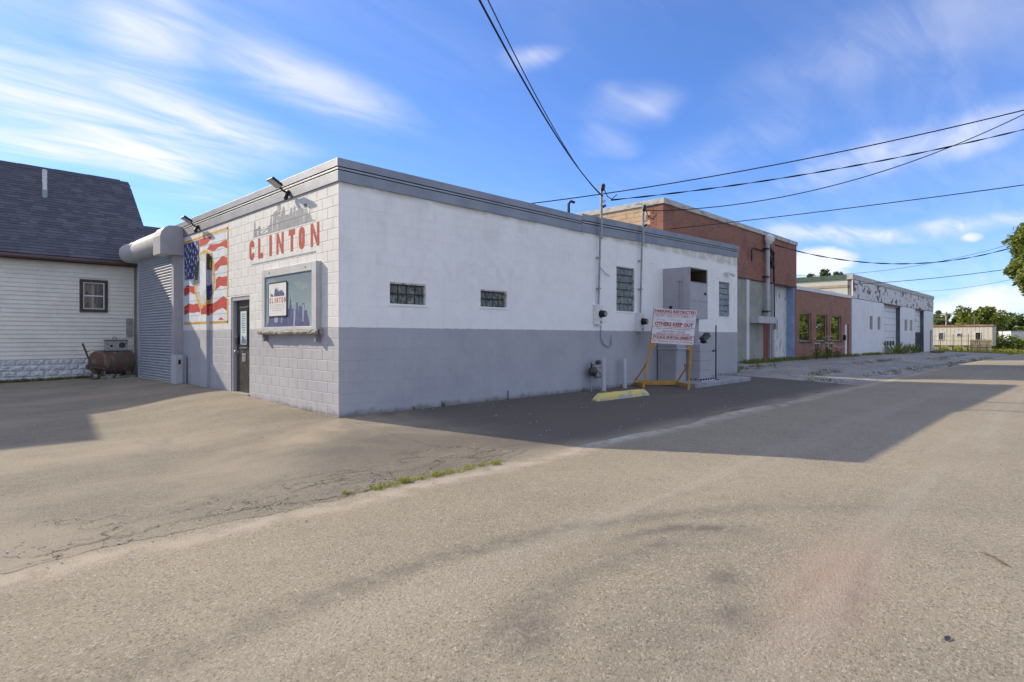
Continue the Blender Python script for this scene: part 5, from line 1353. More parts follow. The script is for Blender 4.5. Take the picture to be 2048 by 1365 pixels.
bk = thing('brick_building', (25, BY, 0), 'tall red brick building with tan block side and grey ground floor behind the block building', 'building')
GX0, GX1, GZ = 29.75, 32.9, 4.44
w = MB()
for a, b, c, d in holes_cut(BX0, BX1, 4.46, BT, []): w.box(a, b, BY, BY + 0.3, c, d)
w.build('brick_wall', M_brk, bk)
gw = MB()
for a, b, c, d in holes_cut(BX0, BX1, -0.4, 4.455, [(GX0, GX1, -1, GZ), (27.96, 29.06, -1, 2.33)]): gw.box(a, b, BY + 0.03, BY + 0.3, c, d)
gw.build('ground_floor_wall', M_ggrey, bk)
MB().box(GX1, BX1, BY + 0.005, BY + 0.028, -0.4, 4.455).build('brick_pier', M_brk, bk)
MB().box(BX1 - 0.3, BX1 - 0.002, BY + 0.3, 22, -0.4, BT).build('far_side_wall', M_brk, bk)
MB().box(BX0 + 0.05, BX0 + 0.3, BY + 0.3, 22, -0.4, BT - 0.01).build('near_side_wall_core', M_tan2, bk)
side = MB().box(BX0 + 0.04, BX0 + 0.0495, BY + 0.02, 22, 4.0, BT - 0.01).build('block_side_wall', M_tan2, bk)
rnd = random.Random(41); tb = MB().box(0, 0.05, -0.195, 0.195, -0.095, 0.095); o = tb.build('tan_block', M_tanb, None); tbm = o.data; bpy.data.objects.remove(o)
for row in range(13):
    z = BT - 0.10 - row * 0.2; yq = BY + (0.62 if row % 2 else 0.82)
    if z < 4.35: break
    while yq < 13: inst(tbm, 'tan_block', (BX0 + rnd.uniform(-0.003, 0.003), yq + 0.2, z), side); yq += 0.4
qz = BT - 0.10 - 0.033; q = MB().box(0, 0.048, -0.1, 0.1, -0.031, 0.031); o = q.build('corner_brick', M_brk, None); qm = o.data; bpy.data.objects.remove(o)
i = 0
while qz > 4.3:
    rowb = int((BT - qz) / 0.2); end = BY + (0.62 if rowb % 2 else 0.82)
    yq = BY + 0.02 + (0.1 if i % 2 else 0)
    while yq < end - 0.05: inst(qm, 'corner_brick', (BX0 - 0.001, min(yq + 0.1, end - 0.1), qz), side); yq += 0.21
    qz -= 0.068; i += 1
cp = MB().box(BX0 - 0.06, BX1 + 0.04, BY - 0.07, BY + 0.4, BT, 7.23).build('coping', M_cope, bk, bevel=0.01)
MB().box(BX0 - 0.06, BX0 + 0.4, BY + 0.4, 22, BT, 7.228).build('coping', M_cope, bk, bevel=0.01)
MB().box(BX0 + 0.3, BX1 - 0.3, BY + 0.3, 22, 6.7, 6.8).build('roof', M_roof, bk)
MB().box(BX0, BX1, BY - 0.02, BY + 0.02, 4.40, 4.458).build('lintel', mat('dark_lintel', (0.07, 0.055, 0.05), 0.8), bk)
M_wstrip = peel('white_peeling_strip', (0.70, 0.70, 0.68), (0.10, 0.09, 0.08), 5.0, 0.62, 0.66, (3, 1, 1))
MB().box(25.70, 26.04, BY - 0.03, BY + 0.03, -0.1, 4.39).build('white_post', M_wstrip, bk)
MB().box(29.30, 29.6, BY - 0.02, BY + 0.03, -0.1, 4.39).build('grey_post', M_greytrim, bk)
MB().box(26.1, 28.62, BY - 0.5, BY + 0.02, 2.10, 2.46).build('door_canopy', M_lightgrey, bk, bevel=0.01)
dd = MB().box(27.96, 29.06, BY + 0.12, BY + 0.17, -0.05, 2.33).build('side_door', M_rdoor, bk)
MB().box(27.90, 27.99, BY + 0.01, BY + 0.2, -0.05, 2.36).box(29.03, 29.12, BY + 0.01, BY + 0.2, -0.05, 2.36).build('door_frame', M_greytrim, bk)
gdr = MB().box(GX0, GX1, BY + 0.42, BY + 0.46, -0.3, GZ).build('garage_door', M_peel, bk)
MB().box(GX1 - 0.12, GX1, BY + 0.031, BY + 0.42, -0.3, GZ).build('blue_jamb', M_blue, bk)
MB().box(GX1 - 0.02, GX1 + 0.04, BY - 0.005, BY + 0.03, -0.1, GZ).build('jamb_edge', M_blue, bk)
for r_ in range(5):
    z0_ = 0.0 + r_ * 0.87
    MB().box(GX0 + 0.02, GX1 - 0.14, BY + 0.40, BY + 0.418, z0_ + 0.79, z0_ + 0.86).build('door_rail', M_peel, gdr)
    for c_ in range(5): MB().box(GX0 + 0.05 + c_ * 0.6, GX0 + 0.13 + c_ * 0.6, BY + 0.405, BY + 0.419, z0_ + 0.02, z0_ + 0.785).build('door_stile', M_peel, gdr)
MB().box(30.0, 30.5, BY + 0.38, BY + 0.40, 1.55, 1.82).build('door_window', M_black, gdr)
t = thing('brick_service_mast', (28.1, BY, 2.5), 'light grey service pipe with white weatherhead on the brick facade', 'service mast')
MB().tube([(28.1, BY - 0.2, 6.55), (28.1, BY - 0.2, 2.48)], 0.11, 12).build('conduit', M_lightgrey, t, smooth=True)
MB().lathe((28.1, BY - 0.2, 6.5), (0.25, -0.25, 1), [(0, 0.13), (0.1, 0.2), (0.3, 0.28), (0.45, 0.25), (0.55, 0.1)], 14).build('weatherhead', M_white, t, smooth=True)
for z in (6.2, 4.65, 2.75): MB().box(27.85, 28.25, BY - 0.32, BY + 0.03, z, z + 0.06).build('strap', M_black, t)
t = thing('cable_tangle', (29.0, BY, 6), 'tangle of black cables and insulators beside the service pipe on the brick facade', 'cables')
rnd = random.Random(17)
for i in range(6):
    pts = [(28.4 + rnd.uniform(0, 0.2), BY - 0.1, 6.5 - rnd.uniform(0, 0.2))] + [(28.9 + rnd.uniform(-0.3, 0.3), BY - 0.08 - rnd.uniform(0, 0.15), 6.1 - k * 0.28) for k in range(4)] + [(29.3, BY - 0.05, 5.6 + rnd.uniform(-0.2, 0.5))]
    MB().tube(pts, 0.03, 6).build('cable', M_black, t, smooth=True)
MB().tube([(29.45, BY - 0.04, 5.9), (29.5, BY - 0.04, 4.4), (29.55, BY - 0.04, 2.3)], 0.035, 6).build('down_cable', M_black, t)
MB().tube([(27.9, BY - 0.05, 6.1), (26.6, BY - 0.05, 6.15), (26.3, BY - 0.05, 6.0), (26.3, BY - 0.05, 5.4)], 0.03, 6).build('cable', M_black, t, smooth=True)
for z in (5.9, 5.65, 5.4): MB().lathe((29.0, BY - 0.02, z), (0, -1, 0), [(0, 0.04), (0.05, 0.08), (0.12, 0.08), (0.14, 0.03)], 10).build('insulator', M_galv, t, smooth=True)
MB().box(29.42, 29.75, BY - 0.16, BY + 0.0, 1.8, 2.35).build('switch_box', M_galv, t)

# ------------------------------------------------------------------ low brick shop
LY, LX0, LX1 = 3.85, 33.31, 46.15
lb = thing('low_brick_shop', (40, LY, 0), 'low brown brick shop with three windows reflecting greenery, next to the tall brick building', 'building')
wins = [(34.45, 36.8), (37.75, 40.2), (41.05, 43.6)]
wl_ = [(a, b, 1.06, 2.92) for a, b in wins] + [(44.5, 45.5, -1, 2.32)]
w = MB()
for a, b, c, d in holes_cut(LX0, LX1, -0.6, 4.36, wl_): w.box(a, b, LY, LY + 0.25, c, d)
w.build('brick_wall', M_brk2, lb)
MB().box(LX0, LX1, LY - 0.05, LY + 0.3, 4.36, 4.58).build('parapet_cap', M_white, lb)
MB().box(LX0, LX1, LY + 0.3, 16, 4.2, 4.3).build('roof', M_roof, lb)
MB().box(LX0, LX1, LY + 2.5, LY + 2.6, -0.6, 4.2).build('inner_wall', mat('dim_inside', (0.05, 0.05, 0.05), 0.9), lb)
for a, b in wins:
    wf = MB().box(a, b, LY + 0.1, LY + 0.14, 1.06, 1.12).box(a, b, LY + 0.1, LY + 0.14, 2.87, 2.92).box(a, a + 0.06, LY + 0.1, LY + 0.14, 1.12, 2.87).box(b - 0.06, b, LY + 0.1, LY + 0.14, 1.12, 2.87).build('window', M_steel, lb)
    MB().box(a + 0.06, b - 0.06, LY + 0.115, LY + 0.125, 1.12, 2.87).build('pane', M_glass, wf)
    MB().box(a - 0.05, b + 0.05, LY - 0.06, LY + 0.1, 0.98, 1.058).build('sill', M_black, wf)
MB().box(44.5, 45.3, LY + 0.06, LY + 0.12, -0.3, 2.32).build('door', M_white, lb); MB().box(45.3, 45.5, LY + 0.1, LY + 0.2, -0.3, 2.32).build('door_side', M_dark, lb)
MB().box(44.0, 44.3, LY - 0.15, LY, 1.1, 1.5).build('mail_box', M_black, lb)

# ------------------------------------------------------------------ white shop with peeling parapet
SY, SX0, SX1, ST = 3.78, 46.15, 81.3, 6.05
sp = thing('white_repair_shop', (60, SY, -0.2), 'long white repair shop with badly peeling parapet and two tall garage doors', 'building')
M_swhite = mat('shop_white_paint', (0.80, 0.81, 0.81), 0.7, (0.73, 0.74, 0.75), 1.2)
M_parapet = peel('peeling_parapet_paint', (0.70, 0.69, 0.68), (0.10, 0.065, 0.05), 1.5, 0.525, 0.575, (0.9, 1, 1.3))
M_cream = peel('cream_side_wall', (0.62, 0.60, 0.52), (0.26, 0.20, 0.13), 1.6, 0.60, 0.70, (1, 0.35, 1.5))
M_green = mat('green_metal_edge', (0.06, 0.11, 0.075), 0.6, (0.10, 0.15, 0.11), 2.0)
doors = [(56.6, 63.2, 4.25), (70.5, 75.4, 4.3)]
slits = [(51.5, 52.5), (54.2, 55.2), (65.2, 66.5), (67.9, 69.0)]
hs = [(a, b, -2, z) for a, b, z in doors] + [(a, b, 2.0, 3.12) for a, b in slits] + [(79.2, 80.6, -2, 2.15)]
w = MB()
for a, b, c, d in holes_cut(SX0, SX1, -0.9, 4.38, hs): w.box(a, b, SY, SY + 0.3, c, d)
w.build('front_wall', M_swhite, sp)
MB().box(SX0, SX1, SY + 0.02, SY + 0.3, 4.381, 5.86).build('parapet_core', mat('bare_parapet', (0.2, 0.17, 0.15), 0.9), sp)
px = [SX0, 50.2, 56.4, 63.3, 70.3, 78.0, SX1]
for a, b in zip(px, px[1:]):
    MB().box(a + 0.03, b - 0.03, SY - 0.03, SY + 0.018, 4.42, 5.84).build('parapet_panel', M_parapet, sp)
    MB().box(a - 0.03, a + 0.03, SY - 0.06, SY + 0.018, 4.40, 5.86).build('parapet_batten', M_swhite, sp)
MB().box(SX0 - 0.1, SX1 + 0.1, SY - 0.08, SY + 0.4, 5.86, ST + 0.2).build('parapet_cap', M_cope, sp)
MB().box(SX0 - 0.12, SX0 + 0.3, SY + 0.4, 30, 5.9, ST + 0.19).build('side_eave', M_green, sp)
MB().box(SX0 - 0.02, SX0 + 0.25, SY + 0.3, 30, -0.9, 5.9).build('side_wall', M_cream, sp)
MB().box(SX0 - 0.06, SX0 - 0.021, SY + 0.3, 30, 5.25, 5.45).build('side_trim', mat('old_trim', (0.42, 0.36, 0.27), 0.8), sp)
MB().box(SX1 - 0.25, SX1, SY + 0.3, 30, -0.9, 5.9).build('far_wall', M_swhite, sp)
MB().box(SX0 + 0.3, SX1 - 0.25, SY + 0.3, 30, 5.7, 5.8).build('roof', M_roof, sp)
M_jambg = mat('slate_jamb', (0.10, 0.12, 0.135), 0.7, (0.14, 0.16, 0.18), 3.0)
for k, (a, b, z) in enumerate(doors):
    zb_ = -0.6 if k == 0 else 1.85
    gd_ = MB().box(a, b, SY + 0.36, SY + 0.41, zb_, z).build('garage_door', M_swhite, sp)
    MB().box(b - 0.02, b + 0.2, SY + 0.301, SY + 0.42, -0.9, z).build('door_jamb', M_jambg, sp); MB().box(b - 0.02, b + 0.0, SY + 0.02, SY + 0.301, -0.9, z).build('door_jamb', M_jambg, sp)
    MB().box(a - 0.1, b + 0.1, SY - 0.05, SY + 0.03, z + 0.0, z + 0.12).build('door_header', mat('rust_header', (0.16, 0.08, 0.06), 0.8), sp)
    zz = zb_
    while zz < z - 0.3: MB().box(a, b, SY + 0.348, SY + 0.359, zz, zz + 0.04).build('panel_joint', M_galv, gd_); zz += 0.62
    wz = 0.55 if k == 0 else 3.0
    for i in range(5 if k == 0 else 2): MB().box(a + 0.3 + i * 1.15, a + 1.15 + i * 1.15, SY + 0.34, SY + 0.355, wz, wz + 0.42).build('door_window', M_black, gd_)
MB().box(70.5, 75.4, SY + 3.5, SY + 3.6, -0.9, 4.3).build('inner_wall', mat('dark_workshop', (0.03, 0.028, 0.025), 0.9), sp)
M_amber = mat('amber_glass_block', (0.30, 0.27, 0.16), 0.4, (0.22, 0.21, 0.15), 8)
for a, b in slits:
    wf = MB().box(a, b, SY + 0.1, SY + 0.14, 2.0, 3.12).build('slit_window', M_mort, sp)
    for j in range(5): MB().box(a + 0.08, b - 0.08, SY + 0.07, SY + 0.1, 2.03 + j * 0.218, 2.22 + j * 0.218).build('glass_block', M_amber, wf)
MB().box(79.2, 80.6, SY + 0.15, SY + 0.2, -0.9, 2.15).build('side_door', M_jambg, sp)
o = MB().box(70.2, 73.4, 1.6, 2.4, -0.55, -0.12).build('rusty_trough', M_rust); tag(o, 'rusty low metal trough lying before the far garage door', 'trough')

# ------------------------------------------------------------------ far trailer, fence, white box trailer
def frame(px_d, lat, yaw):
    """local frame: origin at depth/lateral of the view, turned by yaw"""
    o_ = CAM + F * px_d + R * lat; o_ = Vector((o_.x, o_.y, 0))
    return o_, Matrix.Rotation(yaw, 3, 'Z')
TO = Vector((84.6, 4.6, 0)); tdir = Vector((0.93, -0.37, 0)).normalized()
tdir = (R * 0.70 - F * 0.714).normalized(); tn = Vector((tdir.y, -tdir.x, 0)); tn = -tn if tn.dot(CAM - TO) < 0 else tn
TO = CAM + F * 76.0 + R * (76.0 * (1862 - 1024) / 1172.0); TO.z = 0
gz_ = hz(TO.x, 0) - 0.05
def T(u, n_, z): return TO + tdir * u + tn * n_ + Vector((0, 0, z))
TL, TB, TT = 6.2, 0.24, 2.66
tr = thing('site_trailer', T(TL / 2, 0, gz_), 'derelict cream metal trailer with rusty roof edge behind a wire fence', 'trailer')
M_tcream = peel('trailer_cream_metal', (0.72, 0.68, 0.56), (0.34, 0.23, 0.15), 1.6, 0.62, 0.72, (2.5, 2.5, 0.4))
M_trust = mat('rusty_roof_edge', (0.30, 0.15, 0.09), 0.8, (0.40, 0.28, 0.2), 2.0)
def tb_(mb, u0, u1, n0, n1, z0, z1):
    c = (T(u0, n0, z0) + T(u1, n1, z1)) / 2
    return mb.obox(c, tdir * (u1 - u0) / 2, tn * (n1 - n0) / 2, Vector((0, 0, (z1 - z0) / 2)))
tb_(MB(), 0, TL, -3.0, -0.02, TB, TT).build('body', M_tcream, tr)
npan = 15
for i in range(npan):
    u = i * TL / npan; tb_(MB(), u + 0.02, u + TL / npan - 0.02, -0.02, 0.012, TB + 0.02, TT - 0.05).build('wall_panel', M_tcream, tr)
tb_(MB(), -0.1, TL + 0.1, -3.1, 0.1, TT, TT + 0.22).build('roof_edge', M_trust, tr)
for u, w_, z0_, z1_ in ((0.75, 0.6, 0.95, 1.95), (2.65, 0.5, 1.4, 1.85), (4.5, 0.6, 0.95, 1.95)):
    wf = tb_(MB(), u, u + w_, 0.012, 0.06, z0_, z1_).build('window', M_white, tr)
    tb_(MB(), u + 0.07, u + w_ - 0.07, 0.06, 0.07, z0_ + 0.07, z1_ - 0.07).build('pane', M_black if u > 4 else M_glass, wf)
for u in (0.4, 1.8, 3.3, 4.7, 5.7): tb_(MB(), u, u + 0.4, -0.6, -0.1, gz_ - 0.1, TB).build('support_block', M_conc, tr)
M_wood = mat('grey_fence_wood', (0.34, 0.28, 0.20), 0.9, (0.22, 0.18, 0.13), 3.0)
fn = thing('wire_fence', T(3, 3.0, gz_), 'rusty wire fence with thin posts before the derelict trailer', 'fence')
for u in (0.2, 1.3, 2.6, 3.4, 4.1, 5.0): tb_(MB(), u, u + 0.06, 2.0, 2.06, gz_ - 0.1, 1.7).build('post', mat('rusty_post', (0.16, 0.10, 0.07), 0.9) if u == 0.2 else bpy.data.materials['rusty_post'], fn)
for z in (0.3, 0.85, 1.45): MB().tube([T(0.2, 2.03, z), T(5.0, 2.03, z + 0.02)], 0.016, 5).build('rail', bpy.data.materials['rusty_post'], fn)
pf = thing('picket_fence', T(9, 1.5, gz_), 'short run of weathered wooden pickets at the right end of the trailer', 'fence')
for i in range(16): tb_(MB(), 4.2 + i * 0.13, 4.2 + i * 0.13 + 0.11, 1.2, 1.24, gz_ - 0.1, 1.02 + random.uniform(-0.05, 0.08)).build('picket', M_wood, pf)
for z in (0.1, 0.8): tb_(MB(), 4.2, 6.3, 1.24, 1.30, z, z + 0.09).build('rail', M_wood, pf)
def scene_pt(px, d, z): p = CAM + F * d + R * (d * (px - 1024) / 1172.0); return Vector((p.x, p.y, z))
bt = thing('white_box_trailer', scene_pt(2060, 95, -0.5), 'plain white box trailer standing far behind the shrubs', 'trailer')
c = scene_pt(2075, 95, 0)
def b2(mb, u0, u1, n0, n1, z0, z1): return mb.obox(c + R * (u0 + u1) / 2 - F * (n0 + n1) / 2 + Vector((0, 0, (z0 + z1) / 2)), R * (u1 - u0) / 2, F * (n1 - n0) / 2, Vector((0, 0, (z1 - z0) / 2)))
b2(MB(), -4.3, 6, -2.4, 0, 0.35, 2.25).build('box_body', M_white, bt); b2(MB(), -4.35, 6.05, -2.45, 0.05, 2.25, 2.33).build('top_rail', M_galv, bt)
for u in (-2.5, 4.0): MB().lathe(c + R * u + Vector((0, 0, 0.0)), F, [(0.1, 0.42), (0.4, 0.42)], 16).build('wheel', M_black, bt)
sh_ = thing('far_shed', scene_pt(2005, 110, -0.5), 'low far shed with rusty roof between trailer and white box', 'shed')
c = scene_pt(2003, 110, 0)
b2(MB(), -2.6, 2.6, -3, 0, -0.6, 1.6).build('wall', M_tcream, sh_); b2(MB(), -3.0, 3.0, -3.3, 0.3, 1.6, 2.3).build('roof', M_trust, sh_)

# ------------------------------------------------------------------ overhead wires and poles
M_cable = mat('black_cable', (0.012, 0.012, 0.014), 0.6)
M_pole = mat('pole_wood', (0.19, 0.15, 0.115), 0.9, (0.12, 0.095, 0.075), 4.0, stretch=(4, 4, 0.4))
def wire(ax, ay, az, bx_, by_, bz, sag, r, label, twist=0):
    pts = []
    n = 40
    for i in range(n + 1):
        t = i / n; pts.append(Vector((ax + (bx_ - ax) * t, ay + (by_ - ay) * t, az + (bz - az) * t - 4 * sag * t * (1 - t))))
    if twist:
        t_ = thing('overhead_cable', pts[0], label, 'cable', 'overhead wires')
        MB().tube(pts, r, 6).build('messenger', M_cable, t_, smooth=True)
        for s_ in (0, math.pi):
            q = []
            for i in range(n * 4 + 1):
                t = i / (n * 4); j = min(int(t * n), n - 1); u = t * n - j; p = pts[j].lerp(pts[j + 1], u); a = t * twist * 2 * math.pi + s_
                q.append(p + Vector((0, 0, math.cos(a) * r * 1.6)) + Vector((by_ - ay, ax - bx_, 0)).normalized() * math.sin(a) * r * 1.6)
            MB().tube(q, r * 0.8, 5).build('strand', M_cable, t_, smooth=True)
    else:
        o = MB().tube(pts, r, 5).build('overhead_wire', M_cable, None, smooth=True); tag(o, label, 'wire', 'overhead wires')
wire(7.4, -0.16, 4.99, -9, -8.5, 7.03, 0.99, 0.013, 'thicker of the two black wires rising from the left service mast over the viewer')
wire(7.4, -0.14, 4.98, -9, -8.5, 7.83, 1.17, 0.008, 'thinner of the two black wires rising from the left service mast over the viewer')
wire(4.0, 13.5, 5.64, 20, -12.5, 9.09, 1.07, 0.018, 'topmost dark wire crossing the sky from behind the roof to the upper right')
wire(7.55, -0.3, 4.89, 20, -12.5, 8.71, 0.5, 0.009, 'thick twisted service cable from the left mast to the upper right', 11)
wire(9.42, -0.2, 4.91, 20, -12.5, 11.3, 1.59, 0.013, 'thin wire from the right mast that crosses the thick cable at the right')
wire(17.5, 3.56, 5.95, 20, -12.5, 6.31, 0.1, 0.016, 'dark wire starting at the corner of the brick facade')
wire(29.0, 3.4, 6.55, 50, -13, 12.08, 3.08, 0.015, 'heavy sagging cable from the brick facade towards the right tree', 10)
wire(34.0, 8.0, 5.74, 50, -13, 11.05, 2.08, 0.012, 'very thin wire just above the white repair shop roof')
wire(46.2, 6.0, 5.49, 50, -13, 7.37, 0.54, 0.022, 'dark wire from the repair shop corner to the right tree')
wire(70, 6.0, 6.45, 50, -13, 8.06, 1.29, 0.014, 'lowest thin wire over the far repair shop')
def pole(x, y, h, label, arm=True):
    t = thing('utility_pole', (x, y, hz(x, y)), label, 'utility pole', 'wooden utility poles')
    MB().tube([(x, y, hz(x, y) - 0.3), (x, y, h)], 0.17, 12, r1=0.11).build('pole', M_pole, t, smooth=True)
    if arm:
        MB().box(x - 1.1, x + 1.1, y - 0.06, y + 0.06, h - 0.65, h - 0.53).build('crossarm', M_pole, t)
        for u in (-1.0, -0.4, 0.4, 1.0): MB().lathe((x + u, y, h - 0.53), (0, 0, 1), [(0, 0.02), (0.06, 0.05), (0.12, 0.05), (0.14, 0.02)], 8).build('insulator', M_galv, t)
pole(20, -12.6, 11.6, 'wooden utility pole across the road, right of the view'); pole(50, -13.1, 12.4, 'wooden utility pole far across the road by the tree'); pole(-9, -8.6, 8.2, 'wooden utility pole behind the viewer')
def far_pole(px, d, top, label, arm, lamp):
    p = scene_pt(px, d, 0); h = 1.37 + (674 - top) / 1172 * d
    t = thing('utility_pole', (p.x, p.y, -0.5), label, 'utility pole', 'wooden utility poles')
    MB().tube([(p.x, p.y, -0.6), (p.x, p.y, h)], 0.15, 8, r1=0.11).build('pole', mat('bleached_pole', (0.42, 0.38, 0.32), 0.9) if lamp else M_pole, t)
    if arm:
        a = p + Vector((0, 0, h - 0.4)); MB().bar(a - R * 1.8, a + R * 1.8, 0.15).build('crossarm', M_pole, t)
    if lamp:
        q0 = p + Vector((0, 0, 1.37 + (674 - 642) / 1172 * d))
        MB().tube([q0, q0 - R * 1.5 + Vector((0, 0, 0.25)), q0 - R * 3.2 + Vector((0, 0, 0.3))], 0.09, 6).build('lamp_arm', M_galv, t)
        MB().obox(q0 - R * 3.6 + Vector((0, 0, 0.27)), R * 0.5, F * 0.2, Vector((0, 0, 0.1))).build('lamp_head', M_galv, t)
far_pole(1892.5, 104, 624, 'bleached pole with street lamp arm behind the far trailer', True, True)
far_pole(1949.5, 98, 630, 'pale bare pole standing before the broad far tree', False, True if False else False)
far_pole(1990, 125, 640, 'dark far pole with crossarm between the two far tree groups', True, False)

# ------------------------------------------------------------------ vegetation
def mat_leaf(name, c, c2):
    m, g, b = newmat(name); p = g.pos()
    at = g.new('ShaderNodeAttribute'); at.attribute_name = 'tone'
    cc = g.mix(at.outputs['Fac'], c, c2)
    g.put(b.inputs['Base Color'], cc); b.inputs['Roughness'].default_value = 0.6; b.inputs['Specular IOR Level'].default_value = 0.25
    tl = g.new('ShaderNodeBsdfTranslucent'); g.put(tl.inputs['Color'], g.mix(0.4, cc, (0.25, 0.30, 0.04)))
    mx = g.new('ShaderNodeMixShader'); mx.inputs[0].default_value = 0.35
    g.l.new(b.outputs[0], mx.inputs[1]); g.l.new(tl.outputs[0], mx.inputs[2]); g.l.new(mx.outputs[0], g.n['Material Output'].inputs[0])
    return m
M_leaf = mat_leaf('leaves_green', (0.065, 0.105, 0.025), (0.15, 0.20, 0.045))
M_leafy = mat_leaf('leaves_yellow_green', (0.11, 0.155, 0.028), (0.25, 0.28, 0.06))
M_leafd = mat_leaf('leaves_dark', (0.022, 0.04, 0.014), (0.055, 0.085, 0.025))
M_pine = mat_leaf('leaves_pine', (0.05, 0.075, 0.03), (0.10, 0.14, 0.05))
M_bark = mat('bark', (0.16, 0.13, 0.10), 0.95, (0.09, 0.07, 0.055), 6.0, bump=(12, 0.6, 0.03))
M_barkp = mat('pale_bark', (0.34, 0.30, 0.24), 0.95, (0.22, 0.19, 0.15), 6.0)


def leaves(mb, tones, c, rad, n, size, rnd, squash=(1, 1, 1), shell=0.55):
    for _ in range(n):
        while True:
            v = Vector((rnd.uniform(-1, 1), rnd.uniform(-1, 1), rnd.uniform(-1, 1)))
            if 0.02 < v.length <= 1: break
        k = shell + (1 - shell) * rnd.random(); v = v.normalized() * (k * (v.length ** 0.35))
        p = Vector(c) + Vector((v.x * rad * squash[0], v.y * rad * squash[1], v.z * rad * squash[2]))
        a = Vector((rnd.gauss(0, 1), rnd.gauss(0, 1), rnd.gauss(0, 0.6))).normalized(); b = a.cross(Vector((rnd.gauss(0, 1), rnd.gauss(0, 1), rnd.gauss(0, 1)))).normalized()
        s = size * rnd.uniform(0.6, 1.3)
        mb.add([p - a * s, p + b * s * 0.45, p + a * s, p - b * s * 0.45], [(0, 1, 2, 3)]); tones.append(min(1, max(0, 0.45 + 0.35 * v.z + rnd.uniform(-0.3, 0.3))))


def finish(mb, tones, name, m, parent, kind=None):
    o = mb.build(name, m, parent, fixn=False, kind=kind)
    at = o.data.attributes.new('tone', 'FLOAT', 'FACE'); at.data.foreach_set('value', tones); return o


def tree(name, base, h, rad, label, m, bark=None, lobes=14, per=150, size=0.35, seed=1, group=None, trunk_r=0.22, low=0.35, spread=0.75, extra=(), rs=1.0):
    rnd = random.Random(seed); base = Vector(base); t = thing(name, base, label, 'tree', group)
    tk = MB(); top = base + Vector((rnd.uniform(-0.05, 0.05) * h, rnd.uniform(-0.05, 0.05) * h, h * 0.7))
    mid = base.lerp(top, 0.45) + Vector((rnd.uniform(-0.03, 0.03) * h, rnd.uniform(-0.03, 0.03) * h, 0))
    tk.tube([base - Vector((0, 0, 0.3)), base + Vector((0, 0, h * 0.1)), mid, top], trunk_r, 9, r1=trunk_r * 0.3)
    tk.build('trunk', bark or M_bark, t, smooth=True)
    cr = MB(); tones = []; lb_ = MB()
    cs = []
    for i in range(lobes):
        q = 2 * math.pi * (i * 0.381966) + rnd.uniform(-0.3, 0.3); e = (i + 0.5) / lobes
        zc = h * (low + (0.93 - low) * e); rr = rad * spread * math.sqrt(max(0.05, 1 - ((e - 0.38) / 0.72) ** 2)) * rnd.uniform(0.65, 1.05)
        cs.append(base + Vector((math.cos(q) * rr, math.sin(q) * rr, zc)))
    cs += [base + Vector(e) for e in extra]
    for c in cs:
        st = base.lerp(top, min(0.95, max(0.35, (c.z - base.z) / h * 0.85)))
        lb_.tube([st, st.lerp(c, 0.5) + Vector((0, 0, 0.04 * h)), c], trunk_r * 0.32, 6, r1=trunk_r * 0.08)
        r = rad * rnd.uniform(0.26, 0.42) * rs; leaves(cr, tones, c, r, per, size, rnd, (1.1, 1.1, 0.8))
        for _ in range(3):
            c2 = c + Vector((rnd.uniform(-1, 1), rnd.uniform(-1, 1), rnd.uniform(-0.6, 0.8))) * r * 1.15
            leaves(cr, tones, c2, r * 0.45, per // 5, size, rnd)
    lb_.build('limbs', bark or M_bark, t, smooth=True)
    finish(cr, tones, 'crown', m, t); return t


def sp2(px, d): p = scene_pt(px, d, 0); p.z = hz(p.x, p.y) - 0.05; return p
tree('broad_tree', sp2(1956, 112), 7.6, 3.7, 'broad light green tree right behind the derelict trailer', M_leafy, M_barkp, 16, 170, 0.34, 5, 'far trees', 0.25, 0.42, 0.85)
tree('dark_tree', sp2(1888, 118), 6.2, 4.0, 'dark green tree behind the street lamp pole at the far shop corner', M_leaf, None, 12, 150, 0.4, 6, 'far trees', 0.25, 0.25, 0.8)
tree('dark_tree', sp2(1922, 122), 5.4, 3.4, 'lower olive tree between the dark tree and the broad tree', M_leaf, None, 10, 150, 0.4, 7, 'far trees', 0.22, 0.2, 0.8)
tree('dark_tree', sp2(2043, 120), 6.8, 3.8, 'dark round tree at the far right behind the white box trailer', M_leaf, None, 12, 160, 0.4, 8, 'far trees', 0.25, 0.25, 0.8)
for i, (px, top) in enumerate(((1622, 545), (1650, 536), (1676, 541), (1690, 552))):
    d = 92; p = sp2(px, d); h = 1.37 + (674 - top) / 1172 * d - p.z
    lab = ('pointed evergreen tree top leftmost above the low brick shop', 'tallest evergreen tree top above the low brick shop roof', 'evergreen tree top right of the tallest one above the roof', 'smallest evergreen tree top at the right of the row')[i]
    rnd = random.Random(60 + i); t = thing('evergreen_tree', p, lab, 'tree', 'evergreens behind the shops')
    MB().tube([p, p + Vector((0, 0, h))], 0.22, 8, r1=0.03).build('trunk', M_bark, t)
    cr = MB(); tones = []
    for k in range(26):
        z = h * (0.3 + 0.68 * k / 26); r = 2.6 * (1 - k / 27) + 0.25
        for _ in range(4): q = rnd.uniform(0, 6.28); leaves(cr, tones, p + Vector((math.cos(q) * r * 0.7, math.sin(q) * r * 0.7, z)), 0.6 * r ** 0.5, 26, 0.22, rnd)
    finish(cr, tones, 'crown', M_pine, t)
